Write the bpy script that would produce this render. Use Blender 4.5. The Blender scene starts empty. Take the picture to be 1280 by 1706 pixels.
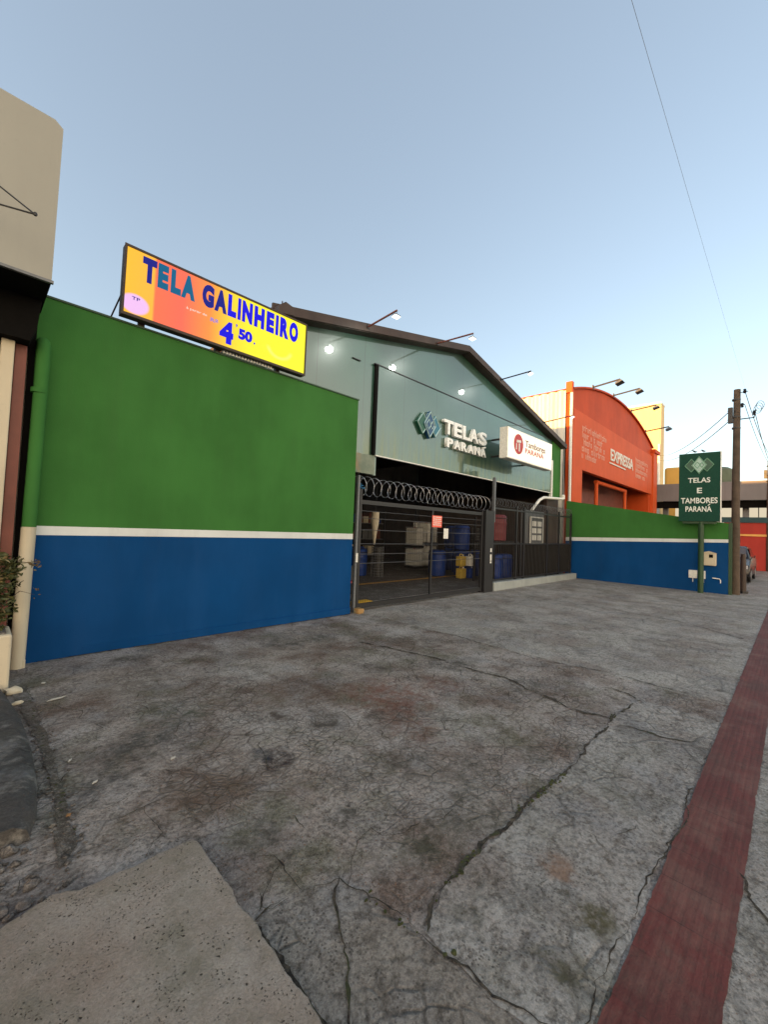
import bpy, bmesh, math, random
from mathutils import Vector, Matrix, noise as mnoise
random.seed(7)
R = math.radians
scene = bpy.context.scene
COL = scene.collection

# ------------------------------------------------------------------ camera
FL, YAW, PITCH, ROLL, EYE = 687.4, .78653, .04023, .03992, 1.6
cam = bpy.data.cameras.new('camera'); camo = bpy.data.objects.new('camera', cam); COL.objects.link(camo)
fwd = Vector((math.sin(YAW)*math.cos(PITCH), math.cos(YAW)*math.cos(PITCH), math.sin(PITCH)))
rt = Vector((math.cos(YAW), -math.sin(YAW), 0)); up = rt.cross(fwd)
r2 = math.cos(ROLL)*rt+math.sin(ROLL)*up; u2 = -math.sin(ROLL)*rt+math.cos(ROLL)*up
camo.matrix_world = Matrix(((r2.x, u2.x, -fwd.x, 0), (r2.y, u2.y, -fwd.y, 0), (r2.z, u2.z, -fwd.z, EYE), (0, 0, 0, 1)))
cam.sensor_fit = 'VERTICAL'; cam.sensor_height = 24; cam.lens = 24*FL/1706
cam.clip_start = .05; cam.clip_end = 3000
scene.camera = camo

# ------------------------------------------------------------------ light
EXPO = 2.45
SUN_AZ, SUN_EL = R(-75), R(3.2)
scene.view_settings.view_transform = 'Standard'; scene.view_settings.look = 'None'
scene.view_settings.exposure = EXPO; scene.view_settings.gamma = 1
scene.cycles.use_denoising = True
w = bpy.data.worlds.new('World'); scene.world = w; w.use_nodes = True
nt = w.node_tree; nt.nodes.clear()
sky = nt.nodes.new('ShaderNodeTexSky'); sky.sky_type = 'NISHITA'; sky.sun_disc = False
sky.sun_elevation = SUN_EL; sky.sun_rotation = SUN_AZ; sky.altitude = 900; sky.air_density = 1.0; sky.dust_density = 1.6; sky.ozone_density = 1.3
hs = nt.nodes.new('ShaderNodeHueSaturation'); hs.inputs['Saturation'].default_value = .76
bg = nt.nodes.new('ShaderNodeBackground'); bg.inputs['Strength'].default_value = .15
wo = nt.nodes.new('ShaderNodeOutputWorld')
nt.links.new(sky.outputs[0], hs.inputs['Color']); 
# added warm fill low in the sky on the street side (behind the camera)
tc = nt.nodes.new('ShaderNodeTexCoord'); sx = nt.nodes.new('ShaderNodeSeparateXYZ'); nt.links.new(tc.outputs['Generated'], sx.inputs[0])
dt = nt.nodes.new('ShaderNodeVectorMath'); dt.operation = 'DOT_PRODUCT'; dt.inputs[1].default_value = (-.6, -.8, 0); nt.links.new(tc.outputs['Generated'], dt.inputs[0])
def mr(src, a, b, lo, hi):
    n = nt.nodes.new('ShaderNodeMapRange'); n.interpolation_type = 'SMOOTHSTEP'
    for i_, v_ in enumerate((a, b, lo, hi)): n.inputs[i_+1].default_value = v_
    nt.links.new(src, n.inputs[0]); return n.outputs[0]
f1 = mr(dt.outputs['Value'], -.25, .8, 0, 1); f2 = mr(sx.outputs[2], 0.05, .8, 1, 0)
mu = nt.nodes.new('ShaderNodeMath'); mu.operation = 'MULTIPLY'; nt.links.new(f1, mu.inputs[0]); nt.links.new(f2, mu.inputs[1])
ev = nt.nodes.new('ShaderNodeMix'); ev.data_type = 'RGBA'; ev.inputs[0].default_value = .38; ev.inputs[7].default_value = (.52, .62, .78, 1)   # flat pale blue mixed in evens the dusk sky out
nt.links.new(hs.outputs[0], ev.inputs[6])
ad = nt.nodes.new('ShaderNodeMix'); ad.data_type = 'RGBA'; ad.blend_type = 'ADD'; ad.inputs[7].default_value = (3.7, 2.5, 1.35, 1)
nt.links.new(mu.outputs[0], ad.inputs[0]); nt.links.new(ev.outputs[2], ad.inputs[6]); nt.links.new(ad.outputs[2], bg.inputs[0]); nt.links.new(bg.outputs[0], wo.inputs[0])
sl = bpy.data.lights.new('sun', 'SUN'); sl.energy = 2.6; sl.angle = R(.5); sl.color = (1, .50, .14)
so = bpy.data.objects.new('sun', sl); COL.objects.link(so)
sd = Vector((math.sin(SUN_AZ)*math.cos(SUN_EL), math.cos(SUN_AZ)*math.cos(SUN_EL), math.sin(SUN_EL)))
so.rotation_euler = (-sd).to_track_quat('-Z', 'Y').to_euler()

# ------------------------------------------------------------------ materials
def lin(h):
    h = h.lstrip('#'); o = []
    for i in (0, 2, 4):
        c = int(h[i:i+2], 16)/255
        o.append(c/12.92 if c <= .04045 else ((c+.055)/1.055)**2.4)
    return (*o, 1)
class NT:
    def __init__(s, name):
        s.m = bpy.data.materials.new(name); s.m.use_nodes = True; s.t = s.m.node_tree
        s.b = s.t.nodes['Principled BSDF']; s.out = s.t.nodes['Material Output']
        g = s.t.nodes.new('ShaderNodeNewGeometry'); s.pos = g.outputs['Position']
    def n(s, t): return s.t.nodes.new(t)
    def L(s, a, b): s.t.links.new(a, b)
    def put(s, sock, v):
        if hasattr(v, 'links'): s.L(v, sock)
        else: sock.default_value = v
    def noise(s, scale, vec=None, detail=4, rough=.55, dist=0):
        n = s.n('ShaderNodeTexNoise'); n.inputs['Scale'].default_value = scale; n.inputs['Detail'].default_value = detail
        n.inputs['Roughness'].default_value = rough; n.inputs['Distortion'].default_value = dist
        s.L(vec or s.pos, n.inputs['Vector']); return n.outputs['Fac']
    def noisec(s, scale, vec=None, detail=3):
        n = s.n('ShaderNodeTexNoise'); n.inputs['Scale'].default_value = scale; n.inputs['Detail'].default_value = detail
        s.L(vec or s.pos, n.inputs['Vector']); return n.outputs['Color']
    def vor(s, scale, vec=None, feat='F1', out='Distance'):
        n = s.n('ShaderNodeTexVoronoi'); n.feature = feat; n.inputs['Scale'].default_value = scale
        s.L(vec or s.pos, n.inputs['Vector']); return n.outputs[out]
    def ramp(s, f, a, b, lo=0., hi=1.):
        n = s.n('ShaderNodeMapRange'); n.inputs[1].default_value = a; n.inputs[2].default_value = b
        n.inputs[3].default_value = lo; n.inputs[4].default_value = hi; s.L(f, n.inputs[0]); return n.outputs[0]
    def mix(s, f, a, b, mode='MIX'):
        n = s.n('ShaderNodeMix'); n.data_type = 'RGBA'; n.blend_type = mode
        s.put(n.inputs[0], f); s.put(n.inputs[6], a); s.put(n.inputs[7], b); return n.outputs[2]
    def ma(s, op, a, b=0.):
        n = s.n('ShaderNodeMath'); n.operation = op; s.put(n.inputs[0], a); s.put(n.inputs[1], b); return n.outputs[0]
    def vm(s, op, a, b=None, sc=None):
        n = s.n('ShaderNodeVectorMath'); n.operation = op; s.put(n.inputs[0], a)
        if b is not None: s.put(n.inputs[1], b)
        if sc is not None: n.inputs['Scale'].default_value = sc
        return n.outputs['Value' if op in ('DISTANCE', 'LENGTH') else 'Vector']
    def sep(s, v=None):
        n = s.n('ShaderNodeSeparateXYZ'); s.L(v or s.pos, n.inputs[0]); return n.outputs
    def scl(s, x, y, z): return s.vm('MULTIPLY', s.pos, (x, y, z))
    def bump(s, h, dist=.01, st=1.):
        n = s.n('ShaderNodeBump'); n.inputs['Distance'].default_value = dist; n.inputs['Strength'].default_value = st
        s.L(h, n.inputs['Height'])
        old = s.b.inputs['Normal'].links
        if old: s.L(old[0].from_socket, n.inputs['Normal'])
        s.L(n.outputs[0], s.b.inputs['Normal'])
    def fin(s, col=None, rough=.8, metal=0., spec=.5):
        if col is not None: s.put(s.b.inputs['Base Color'], col)
        s.put(s.b.inputs['Roughness'], rough); s.b.inputs['Metallic'].default_value = metal
        s.b.inputs['Specular IOR Level'].default_value = spec; return s.m
def c4(t): return (*t, 1) if len(t) == 3 else t
def paint(name, col, rough=.7, var=.25, scale=1.5, bump=.15, streak=.25, grain=60, metal=0., dirt=(.06, .05, .04), spec=.4):
    k = NT(name); col = c4(col)
    dk = tuple(x*(1-var) for x in col[:3])+(1,); lt = tuple(min(1, x*(1+var*.6)) for x in col[:3])+(1,)
    c = k.mix(k.ramp(k.noise(scale), .3, .7), dk, lt)
    if streak:
        f = k.ramp(k.noise(3, k.scl(1.6, 1.6, .16), 5, .65), .52, .8, 0, streak); c = k.mix(f, c, c4(dirt))
        f2 = k.ramp(k.noise(grain*.4), .62, .75, 0, streak*.5); c = k.mix(f2, c, c4(dirt))
    c = k.mix(k.ramp(k.noise(1.1, k.scl(2.2, 2.2, .5), 6, .6), .42, .66, 0, var*.9), c, tuple(min(1, x*1.5+.015) for x in col[:3])+(1,))
    if bump: k.bump(k.noise(grain, detail=5), .004, bump)
    return k.fin(c, rough, metal, spec)
def plain(name, col, rough=.5, metal=0., spec=.5, var=.15, grain=25):
    k = NT(name); col = c4(col)
    c = k.mix(k.ramp(k.noise(grain), .3, .7), tuple(x*(1-var) for x in col[:3])+(1,), tuple(min(1, x*(1+var)) for x in col[:3])+(1,))
    return k.fin(c, rough, metal, spec)
def glow(name, col, strength=1.):          # lit things: value as it should appear on screen
    k = NT(name); k.put(k.b.inputs['Base Color'], (0.02, .02, .02, 1)); k.put(k.b.inputs['Emission Color'], c4(col))
    k.b.inputs['Emission Strength'].default_value = strength/2**EXPO; k.b.inputs['Specular IOR Level'].default_value = 0
    k.b.inputs['Roughness'].default_value = .4; return k.m

# ------------------------------------------------------------------ mesh helpers
class MB:
    def __init__(s): s.v = []; s.f = []
    def add(s, vs, fs):
        o = len(s.v); s.v += [tuple(v) for v in vs]; s.f += [tuple(i+o for i in f) for f in fs]; return s
    def box(s, x0, x1, y0, y1, z0, z1):
        return s.add([(x, y, z) for z in (z0, z1) for (x, y) in ((x0, y0), (x1, y0), (x1, y1), (x0, y1))],
                     [(3, 2, 1, 0), (4, 5, 6, 7), (0, 1, 5, 4), (1, 2, 6, 5), (2, 3, 7, 6), (3, 0, 4, 7)])
    def prism(s, pts, axis, a, b):   # pts 2-D polygon, extruded along axis from a to b
        def P(p, t):
            return {'x': (t, p[0], p[1]), 'y': (p[0], t, p[1]), 'z': (p[0], p[1], t)}[axis]
        n = len(pts); vs = [P(p, a) for p in pts]+[P(p, b) for p in pts]
        return s.add(vs, [tuple(range(n-1, -1, -1)), tuple(range(n, 2*n))]+[(i, (i+1) % n, n+(i+1) % n, n+i) for i in range(n)])
    def tube(s, pts, r, n=8, cap=True):
        pts = [Vector(p) for p in pts]; rs = r if isinstance(r, (list, tuple)) else [r]*len(pts)
        t0 = (pts[1]-pts[0]).normalized(); ref = Vector((0, 0, 1)) if abs(t0.z) < .9 else Vector((1, 0, 0))
        u = t0.cross(ref).normalized(); vs = []; fs = []
        for i, p in enumerate(pts):
            t = (pts[min(i+1, len(pts)-1)]-pts[max(i-1, 0)]).normalized()
            u = (u-t*u.dot(t)).normalized(); w_ = t.cross(u)
            for k in range(n):
                a = 2*math.pi*k/n; vs.append(p+(u*math.cos(a)+w_*math.sin(a))*rs[i])
        for i in range(len(pts)-1):
            for k in range(n):
                fs.append((i*n+k, i*n+(k+1) % n, (i+1)*n+(k+1) % n, (i+1)*n+k))
        if cap: fs += [tuple(range(n-1, -1, -1)), tuple((len(pts)-1)*n+k for k in range(n))]
        return s.add(vs, fs)
    def lathe(s, prof, c, n=20):   # prof [(r,z)]
        return s.tube([(c[0], c[1], c[2]+z) for r, z in prof], [max(r, 1e-4) for r, z in prof], n) if False else s._l(prof, c, n)
    def _l(s, prof, c, n):
        vs = [(c[0]+r*math.cos(2*math.pi*k/n), c[1]+r*math.sin(2*math.pi*k/n), c[2]+z) for r, z in prof for k in range(n)]
        fs = [(i*n+k, i*n+(k+1) % n, (i+1)*n+(k+1) % n, (i+1)*n+k) for i in range(len(prof)-1) for k in range(n)]
        fs += [tuple(range(n-1, -1, -1)), tuple((len(prof)-1)*n+k for k in range(n))]
        return s.add(vs, fs)
    def build(s, name, mat, parent=None, bevel=0, smooth=False, M=None):
        me = bpy.data.meshes.new(name); me.from_pydata(s.v, [], s.f); me.validate()
        bm = bmesh.new(); bm.from_mesh(me); bmesh.ops.recalc_face_normals(bm, faces=bm.faces); bm.to_mesh(me); bm.free()
        if M: me.transform(M)
        me.materials.append(mat)
        if smooth:
            for p in me.polygons: p.use_smooth = True
            me.set_sharp_from_angle(angle=R(40))
        o = bpy.data.objects.new(name, me); COL.objects.link(o)
        if bevel:
            b = o.modifiers.new('bevel', 'BEVEL'); b.width = bevel; b.segments = 2; b.limit_method = 'ANGLE'
        if parent:
            o.parent = parent; bpy_inv(o, parent)
        return o
def bpy_inv(o, parent):
    M = Matrix.Identity(4); p = parent
    while p: M = (p.matrix_parent_inverse if p.parent else Matrix.Identity(4)) @ p.matrix_basis @ M; p = p.parent
    o.matrix_parent_inverse = M.inverted()
def tag(o, label=None, cat=None, group=None, kind=None):
    for k_, v in (('label', label), ('category', cat), ('group', group), ('kind', kind)):
        if v: o[k_] = v
    return o
def empty(name, loc, label, cat, group=None):
    o = bpy.data.objects.new(name, None); COL.objects.link(o); o.location = loc; o.empty_display_size = .2
    return tag(o, label, cat, group)
def copy_tree(o, parent=None):
    c = o.copy(); COL.objects.link(c)
    if parent: c.parent = parent
    for ch in list(o.children): copy_tree(ch, c)
    return c
def text(name, body, mat, parent, origin, xd, yd, size, depth=.004, sx=1., offset=0., align='LEFT', space=1.):
    cu = bpy.data.curves.new(name, 'FONT'); cu.body = body; cu.size = size; cu.extrude = depth/2
    cu.offset = offset; cu.align_x = align; cu.space_character = space; cu.resolution_u = 4
    t = bpy.data.objects.new(name+'_c', cu); COL.objects.link(t)
    bpy.context.view_layer.update()
    me = bpy.data.meshes.new_from_object(t.evaluated_get(bpy.context.evaluated_depsgraph_get()))
    bpy.data.objects.remove(t); me.name = name
    xd = Vector(xd).normalized(); yd = Vector(yd).normalized(); zd = xd.cross(yd)
    M = Matrix(((xd.x*sx, yd.x, zd.x, origin[0]), (xd.y*sx, yd.y, zd.y, origin[1]), (xd.z*sx, yd.z, zd.z, origin[2]), (0, 0, 0, 1)))
    me.transform(M); me.materials.clear(); me.materials.append(mat)
    o = bpy.data.objects.new(name, me); COL.objects.link(o)
    if parent: o.parent = parent; bpy_inv(o, parent)
    return o
def fit_text(name, body, mat, parent, x0, x1, z0, z1, plane, face='-y', depth=.004, offset=0., align_h=True):
    """text stretched to fill the rectangle; face -y: runs along +x at y=plane; face -x: runs along -y at x=plane"""
    xd = (1, 0, 0) if face == '-y' else (0, -1, 0)
    o = text(name, body, mat, parent, (0, 0, 0), (1, 0, 0), (0, 1, 0), 1, depth, 1, offset)
    xs = [v.co.x for v in o.data.vertices]; ys = [v.co.y for v in o.data.vertices]
    ax, bx, ay, by = min(xs), max(xs), min(ys), max(ys)
    for v in o.data.vertices:
        u = (v.co.x-ax)/(bx-ax); h = (v.co.y-ay)/(by-ay); d = v.co.z
        if face == '-y': v.co = (x0+(x1-x0)*u, plane-d, z0+(z1-z0)*h)
        else: v.co = (plane-d, x0+(x1-x0)*u, z0+(z1-z0)*h)
    return o

# ------------------------------------------------------------------ palette
M = {}
M['green'] = paint('green_masonry_paint', (.042, .155, .034), .8, .16, .9, .35, .10, spec=.12)
M['blue'] = paint('blue_masonry_paint', (.002, .050, .17), .75, .2, .8, .35, .08, spec=.1)
M['white'] = paint('white_stripe_paint', (.62, .66, .66), .7, .1, 2, .2, .18)
M['cream'] = paint('cream_paint', (.55, .49, .36), .7, .12, 1.2, .2, .3)
M['creamw'] = paint('cream_wall', (.35, .345, .30), .75, .08, .6, .25, .12)
M['dark'] = plain('dark_steel', (.012, .012, .014), .45)
M['armgrey'] = plain('arm_dark_grey', (.03, .03, .032), .5)
M['black'] = plain('black_sheet_and_painted_shade', (.006, .0055, .005), .9, spec=.1)  # black sheet colour, also used to paint in shade
M['galv'] = plain('galvanised_wire', (.42, .42, .43), .35, .8)
M['greysteel'] = plain('grey_steel', (.14, .15, .16), .45, .3)
M['railgrey'] = plain('dull_rail', (.06, .06, .062), .5)
M['brown'] = paint('brown_painted_trim', (.05, .032, .025), .6, .3, 3, .2, .3)
M['tile'] = paint('brick_red_tile', (.16, .045, .03), .5, .25, 4, .3, .2)
M['bluepl'] = plain('blue_plastic', (.006, .035, .19), .45, spec=.3)
M['redpl'] = plain('red_plastic', (.33, .02, .03), .4)
M['whitepl'] = plain('white_plastic', (.74, .74, .68), .45)
M['yellowpl'] = plain('yellow_plastic', (.55, .38, .06), .45)
M['orange'] = paint('orange_red_cladding', (.60, .095, .022), .6, .1, 1, .1, .08, spec=.15)
M['orangedk'] = paint('dark_red_cladding', (.50, .068, .014), .6, .15, 1, .1, .1, spec=.12)
M['red'] = paint('red_wall_paint', (.42, .035, .022), .7, .15, .5, .2, .2)
M['pole'] = paint('weathered_pole_wood', (.085, .062, .045), .85, .35, 6, .6, .4, grain=30)
M['soil'] = paint('dark_soil', (.062, .052, .034), .95, .4, 8, .8, 0)
M['lens'] = plain('dark_glass', (.01, .011, .012), .08)

# dark green composite cladding: glossy, mirrors the evening sky
k = NT('glossy_green_cladding')
x, y, z = k.sep()
seam = k.ma('LESS_THAN', k.ma('MODULO', k.ma('ADD', x, .35), 1.22), .012)
base = k.mix(k.ramp(k.noise(.9), .3, .7), (.018, .055, .040, 1), (.026, .075, .050, 1))
lowstreak = k.ma('MULTIPLY', k.ramp(z, 3.95, 3.3), k.ramp(k.noise(3.2, k.scl(1.6, 1.6, .1), 4, .6), .42, .62))
base = k.mix(k.ma('MULTIPLY', lowstreak, .55), base, (.22, .25, .11, 1))  # yellow-green streaks, stronger towards the bottom
base = k.mix(seam, base, (.01, .02, .015, 1))
k.bump(k.noise(.8, detail=1), .012, .35)
k.fin(base, .35)
gl = k.n('ShaderNodeBsdfGlossy'); gl.inputs['Roughness'].default_value = .035; gl.inputs['Color'].default_value = (.9, 1, .92, 1)
k.L(k.b.inputs['Normal'].links[0].from_socket, gl.inputs['Normal'])
ms = k.n('ShaderNodeMixShader')
k.put(ms.inputs[0], k.ma('MULTIPLY', k.ramp(k.noise(1.5, k.scl(1, 1, .6)), .3, .8, .115, .09), k.ma('SUBTRACT', 1., k.ma('MULTIPLY', lowstreak, .45))))
k.L(k.b.outputs[0], ms.inputs[1]); k.L(gl.outputs[0], ms.inputs[2]); k.L(ms.outputs[0], k.out.inputs[0])
M['clad'] = k.m
M['dgreen'] = paint('dark_green_sheet', (.018, .055, .022), .5, .2, 2, .1, .3)

# old crazed concrete
def concrete(name, a, b, crack=.6, brown=.5, dark=1., crackscale=5.5, spots=(), speck=1.):
    k = NT(name)
    wob = k.vm('ADD', k.pos, k.vm('SCALE', k.noisec(3.2, detail=3), sc=.10))
    wob2 = k.vm('ADD', wob, k.vm('SCALE', k.noisec(14, detail=3), sc=.018))
    c = k.mix(k.ramp(k.noise(.75, detail=6, rough=.62), .36, .64), a, b)
    # broad weathering: brown dust, grey-blue cement, greenish film, dark damp
    c = k.mix(k.ramp(k.noise(1.3, detail=9, rough=.66), .45, .62, 0, .6*brown), c, (.165, .10, .068, 1))
    c = k.mix(k.ramp(k.noise(2.1, k.vm('ADD', k.pos, (9, 3, 1)), 8, .64), .50, .66, 0, .6), c, (.30, .305, .31, 1))
    c = k.mix(k.ramp(k.noise(1.7, k.vm('ADD', k.pos, (4, 13, 2)), 9, .68), .52, .66, 0, .5*brown), c, (.13, .125, .06, 1))
    c = k.mix(k.ramp(k.noise(2.6, k.vm('ADD', k.pos, (1, 7, 5)), 9, .7), .53, .66, 0, .7), c, tuple(x*.36 for x in a[:3])+(1,))
    c = k.mix(k.ramp(k.noise(6.5, k.vm('ADD', k.pos, (2, 2, 8)), 8, .7), .54, .68, 0, .5), c, (.42, .395, .35, 1))
    # aggregate grains, pits and chips of several sizes
    wob3 = k.vm('ADD', k.pos, k.vm('SCALE', k.noisec(90, detail=2), sc=.006))
    g = k.sep(k.vor(230, None, 'F1', 'Color'))[0]
    c = k.mix(.26*speck, c, k.mix(k.ramp(g, .25, .75), (.035, .032, .03, 1), (.30, .285, .26, 1)))
    gb = k.sep(k.vor(85, wob3, 'F1', 'Color')); patchy = k.ramp(k.noise(3.3, None, 5), .38, .6)
    gd = k.ramp(k.vor(85, wob3), .25, .5, 1, 0)
    c = k.mix(k.ma('MULTIPLY', k.ma('MULTIPLY', k.ma('MULTIPLY', k.ramp(gb[0], .62, .66, 0, 1), gd), patchy), .7*speck), c, (.035, .028, .022, 1))
    c = k.mix(k.ma('MULTIPLY', k.ma('MULTIPLY', k.ramp(gb[1], .9, .92, 0, 1), gd), .4*speck), c, (.40, .37, .31, 1))
    c = k.mix(k.ma('MULTIPLY', k.ma('MULTIPLY', k.ramp(gb[2], .95, .96, 0, 1), gd), .6*brown), c, (.22, .095, .035, 1))
    g2 = k.noise(40, None, 8, .72)
    c = k.mix(k.ramp(g2, .38, .54, .55*speck, 0), c, (.045, .038, .03, 1))
    c = k.mix(k.ramp(g2, .55, .70, 0, .38*speck), c, (.37, .35, .31, 1))
    g3 = k.ramp(k.noise(13, None, 9, .74), .54, .66, 0, .62*speck)
    c = k.mix(g3, c, (.055, .044, .033, 1))
    h = k.ma('ADD', k.ma('MULTIPLY', g2, .8), k.ma('MULTIPLY', k.noise(18, None, 6), .7))
    h = k.ma('SUBTRACT', h, k.ma('MULTIPLY', g3, .7))
    if crack:
        reg = k.ramp(k.noise(.85, detail=3), .36, .52)
        e1 = k.vor(crackscale, wob2, 'DISTANCE_TO_EDGE'); m1 = k.ramp(e1, .004, .05, 1, 0)
        e2 = k.vor(crackscale*2.6, wob2, 'DISTANCE_TO_EDGE'); m2 = k.ramp(e2, .01, .10, .9, 0)
        m1 = k.ma('MULTIPLY', m1, k.ramp(k.noise(2.1, detail=2), .4, .55))
        m2 = k.ma('MULTIPLY', m2, k.ramp(k.noise(1.9, wob, 2), .44, .56))
        mm = k.ma('MULTIPLY', k.ma('MAXIMUM', m1, m2), k.ma('MULTIPLY', reg, crack))
        c = k.mix(mm, c, (.022, .018, .013, 1)); h = k.ma('SUBTRACT', h, k.ma('MULTIPLY', mm, 1.6))
        # each crazed piece a little different
        cell = k.sep(k.vor(crackscale, wob2, 'F1', 'Color'))[1]
        c = k.mix(k.ma('MULTIPLY', reg, k.ramp(cell, 0, 1, -.0, .22*crack)), c, (.05, .046, .042, 1))
    for (sx_, sy_, r_, col_, s_) in spots:
        d = k.vm('DISTANCE', k.vm('ADD', wob, k.vm('SCALE', k.noisec(7, detail=5), sc=.22)), (sx_+.16, sy_+.16, .16))
        f = k.ma('MULTIPLY', k.ramp(d, r_*.45, r_, 1, 0), k.ramp(k.noise(8, None, 9, .74), .42, .58, .12, 1))
        c = k.mix(k.ma('MINIMUM', k.ma('MULTIPLY', f, s_*1.35), .95), c, c4(col_))
    k.bump(h, .012, .9)
    return k.fin(c, .82, 0, .35)
spots = [(2.3, 3.3, .6, (.10, .06, .04), .35), (1.2, 4.6, .5, (.09, .07, .05), .4), (3.3, 1.7, .35, (.09, .075, .04), .4), (1.1, 2.5, .3, (.12, .08, .05), .4), (2.2, 1.9, .3, (.06, .05, .035), .45), (3.0, 1.35, .2, (.05, .045, .03), .5), (4.6, 3.9, .5, (.09, .07, .05), .4), (1.56, 2.5, .17, (.035, .022, .02), .85), (1.5, 2.62, .10, (.03, .035, .045), .6), (2.95, 2.75, .55, (.17, .07, .045), .55), (2.6, 2.2, .3, (.15, .075, .05), .5),
         (3.6, 2.6, .3, (.16, .075, .055), .45), (.8, 3.15, .30, (.045, .042, .036), .5), (2.15, 2.75, .16, (.05, .04, .03), .6), (1.9, 3.05, .13, (.05, .035, .025), .6), (2.55, 2.55, .12, (.05, .04, .03), .6), (1.55, 1.75, .13, (.045, .04, .03), .6), (1.15, 1.95, .16, (.05, .045, .03), .5), (3.4, 3.4, .25, (.06, .045, .035), .5), (1.0, 3.4, .28, (.03, .035, .03), .5), (1.35, 3.6, .25, (.05, .06, .035), .5), (.62, 2.9, .2, (.03, .03, .03), .5),
         (3.1, 4.9, .4, (.05, .045, .035), .6), (3.6, 4.8, .3, (.05, .05, .03), .5), (4.2, 3.0, .35, (.04, .035, .03), .55), (4.2, 2.0, .3, (.05, .045, .035), .5),
         (2.1, 1.3, .25, (.05, .045, .03), .6), (1.75, 1.35, .22, (.045, .045, .025), .6), (2.4, 1.5, .3, (.06, .06, .045), .4), (1.35, 5.4, .25, (.04, .035, .03), .5)]
M['ground'] = concrete('crazed_old_concrete', (.43, .37, .315, 1), (.54, .505, .465, 1), .42, 1.6, 1, 5.5, spots)
M['conc_smooth'] = concrete('worn_smooth_concrete', (.42, .405, .37, 1), (.53, .505, .46, 1), .4, .9, 1, 2.6,
                            [(1.95, .62, .14, (.085, .075, .035), .7), (1.65, .62, .12, (.08, .075, .04), .6), (2.1, .82, .11, (.24, .15, .10), .6), (2.9, .8, .2, (.09, .09, .06), .4), (1.55, .95, .1, (.07, .07, .05), .5)])
M['conc_dark'] = concrete('dark_stained_concrete', (.27, .24, .205, 1), (.36, .32, .265, 1), .5, .6, 1, 4)
M['conc_far'] = concrete('grey_forecourt_concrete', (.45, .43, .385, 1), (.55, .52, .46, 1), .3, .9, 1, 2.2)
M['asphalt'] = concrete('road_asphalt', (.05, .05, .052, 1), (.07, .07, .07, 1), .2, .2)
# raised slab: warm pitted concrete
k = NT('pitted_warm_concrete')
wob = k.vm('ADD', k.vm('ADD', k.pos, k.vm('SCALE', k.noisec(5), sc=.05)), k.vm('SCALE', k.noisec(45), sc=.022))
c = k.mix(k.ramp(k.noise(2.2, detail=7, rough=.65), .36, .64), (.36, .295, .24, 1), (.46, .42, .365, 1))
c = k.mix(k.ramp(k.noise(3.2, wob, 9, .7), .46, .66, 0, .7), c, (.20, .19, .135, 1))
c = k.mix(k.ramp(k.noise(7, wob, 6, .7), .56, .74, 0, .4), c, (.36, .345, .32, 1))
g = k.noise(120, None, 5, .8); c = k.mix(k.ramp(g, .38, .62, .4, 0), c, (.09, .075, .06, 1))
c = k.mix(k.ramp(g, .58, .72, 0, .4), c, (.36, .33, .29, 1))
pit = k.ma('MULTIPLY', k.ramp(k.vor(38, wob), .10, .2, 1, 0), k.ramp(k.noise(9, detail=3), .5, .6))
pit = k.ma('MAXIMUM', pit, k.ma('MULTIPLY', k.ramp(k.vor(90, wob), .12, .28, 1, 0), k.ramp(k.noise(14, detail=3), .45, .58)))
c = k.mix(pit, c, (.03, .025, .02, 1))
k.bump(k.ma('SUBTRACT', k.ma('ADD', k.ma('MULTIPLY', g, .7), k.noise(12, wob, 6)), pit), .012, 1)
M['slab'] = k.fin(c, .85, 0, .3)
# red tactile paving
k = NT('worn_red_tactile_paving')
x, y, z = k.sep()
wob = k.vm('ADD', k.pos, k.vm('SCALE', k.noisec(6), sc=.06))
c = k.mix(k.ramp(k.noise(3, k.scl(.5, 3, 1), 6, .65), .35, .65), (.11, .026, .022, 1), (.175, .046, .037, 1))
c = k.mix(k.ramp(k.noise(9, k.scl(1.3, 3.2, 1), 8, .72), .48, .66, 0, .75), c, (.075, .035, .026, 1))
c = k.mix(k.ramp(k.noise(1.3, wob, 5), .52, .68, 0, .6), c, (.10, .055, .042, 1))
rib = k.ma('ABSOLUTE', k.ma('SUBTRACT', k.ma('MODULO', y, .036), .018))
c = k.mix(k.ramp(k.noise(160, None, 4, .8), .6, .75, 0, .45), c, (.26, .13, .10, 1))
tl = k.n('ShaderNodeTexWhiteNoise'); tl.noise_dimensions = '1D'; k.L(k.ma('FLOOR', k.ma('DIVIDE', k.ma('ADD', x, 3.07), .25)), tl.inputs['W'])
c = k.mix(k.ma('MULTIPLY', tl.outputs['Value'], .35), c, (.07, .03, .024, 1))
c = k.mix(k.ramp(k.noise(2.2, None, 8, .7), .48, .66, 0, .5), c, (.20, .125, .095, 1))
c = k.mix(k.ramp(k.noise(28, wob, 6, .75), .58, .7, 0, .6), c, (.055, .03, .022, 1))
j = k.ma('MULTIPLY', k.ma('LESS_THAN', k.ma('MODULO', k.ma('ADD', x, 3.07), .25), .006), k.ramp(k.noise(4, detail=3), .38, .6, .15, 1))
c = k.mix(k.ma('MULTIPLY', j, .45), c, (.015, .01, .01, 1))
k.bump(k.ma('ADD', k.ma('MULTIPLY', k.ramp(rib, .004, .010, 0, 1), .16), k.ma('MULTIPLY', k.noise(90, None, 5), .6)), .006, .7)
M['tactile'] = k.fin(c, .75, 0, .35)
# corrugated sheet
k = NT('pale_corrugated_sheet')
x, y, z = k.sep()
c = k.mix(k.ramp(k.noise(1.2, k.scl(1, 1, .12)), .35, .65), (.50, .49, .44, 1), (.64, .62, .55, 1))
M['corr'] = k.fin(c, .5, .1, .4)

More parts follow.
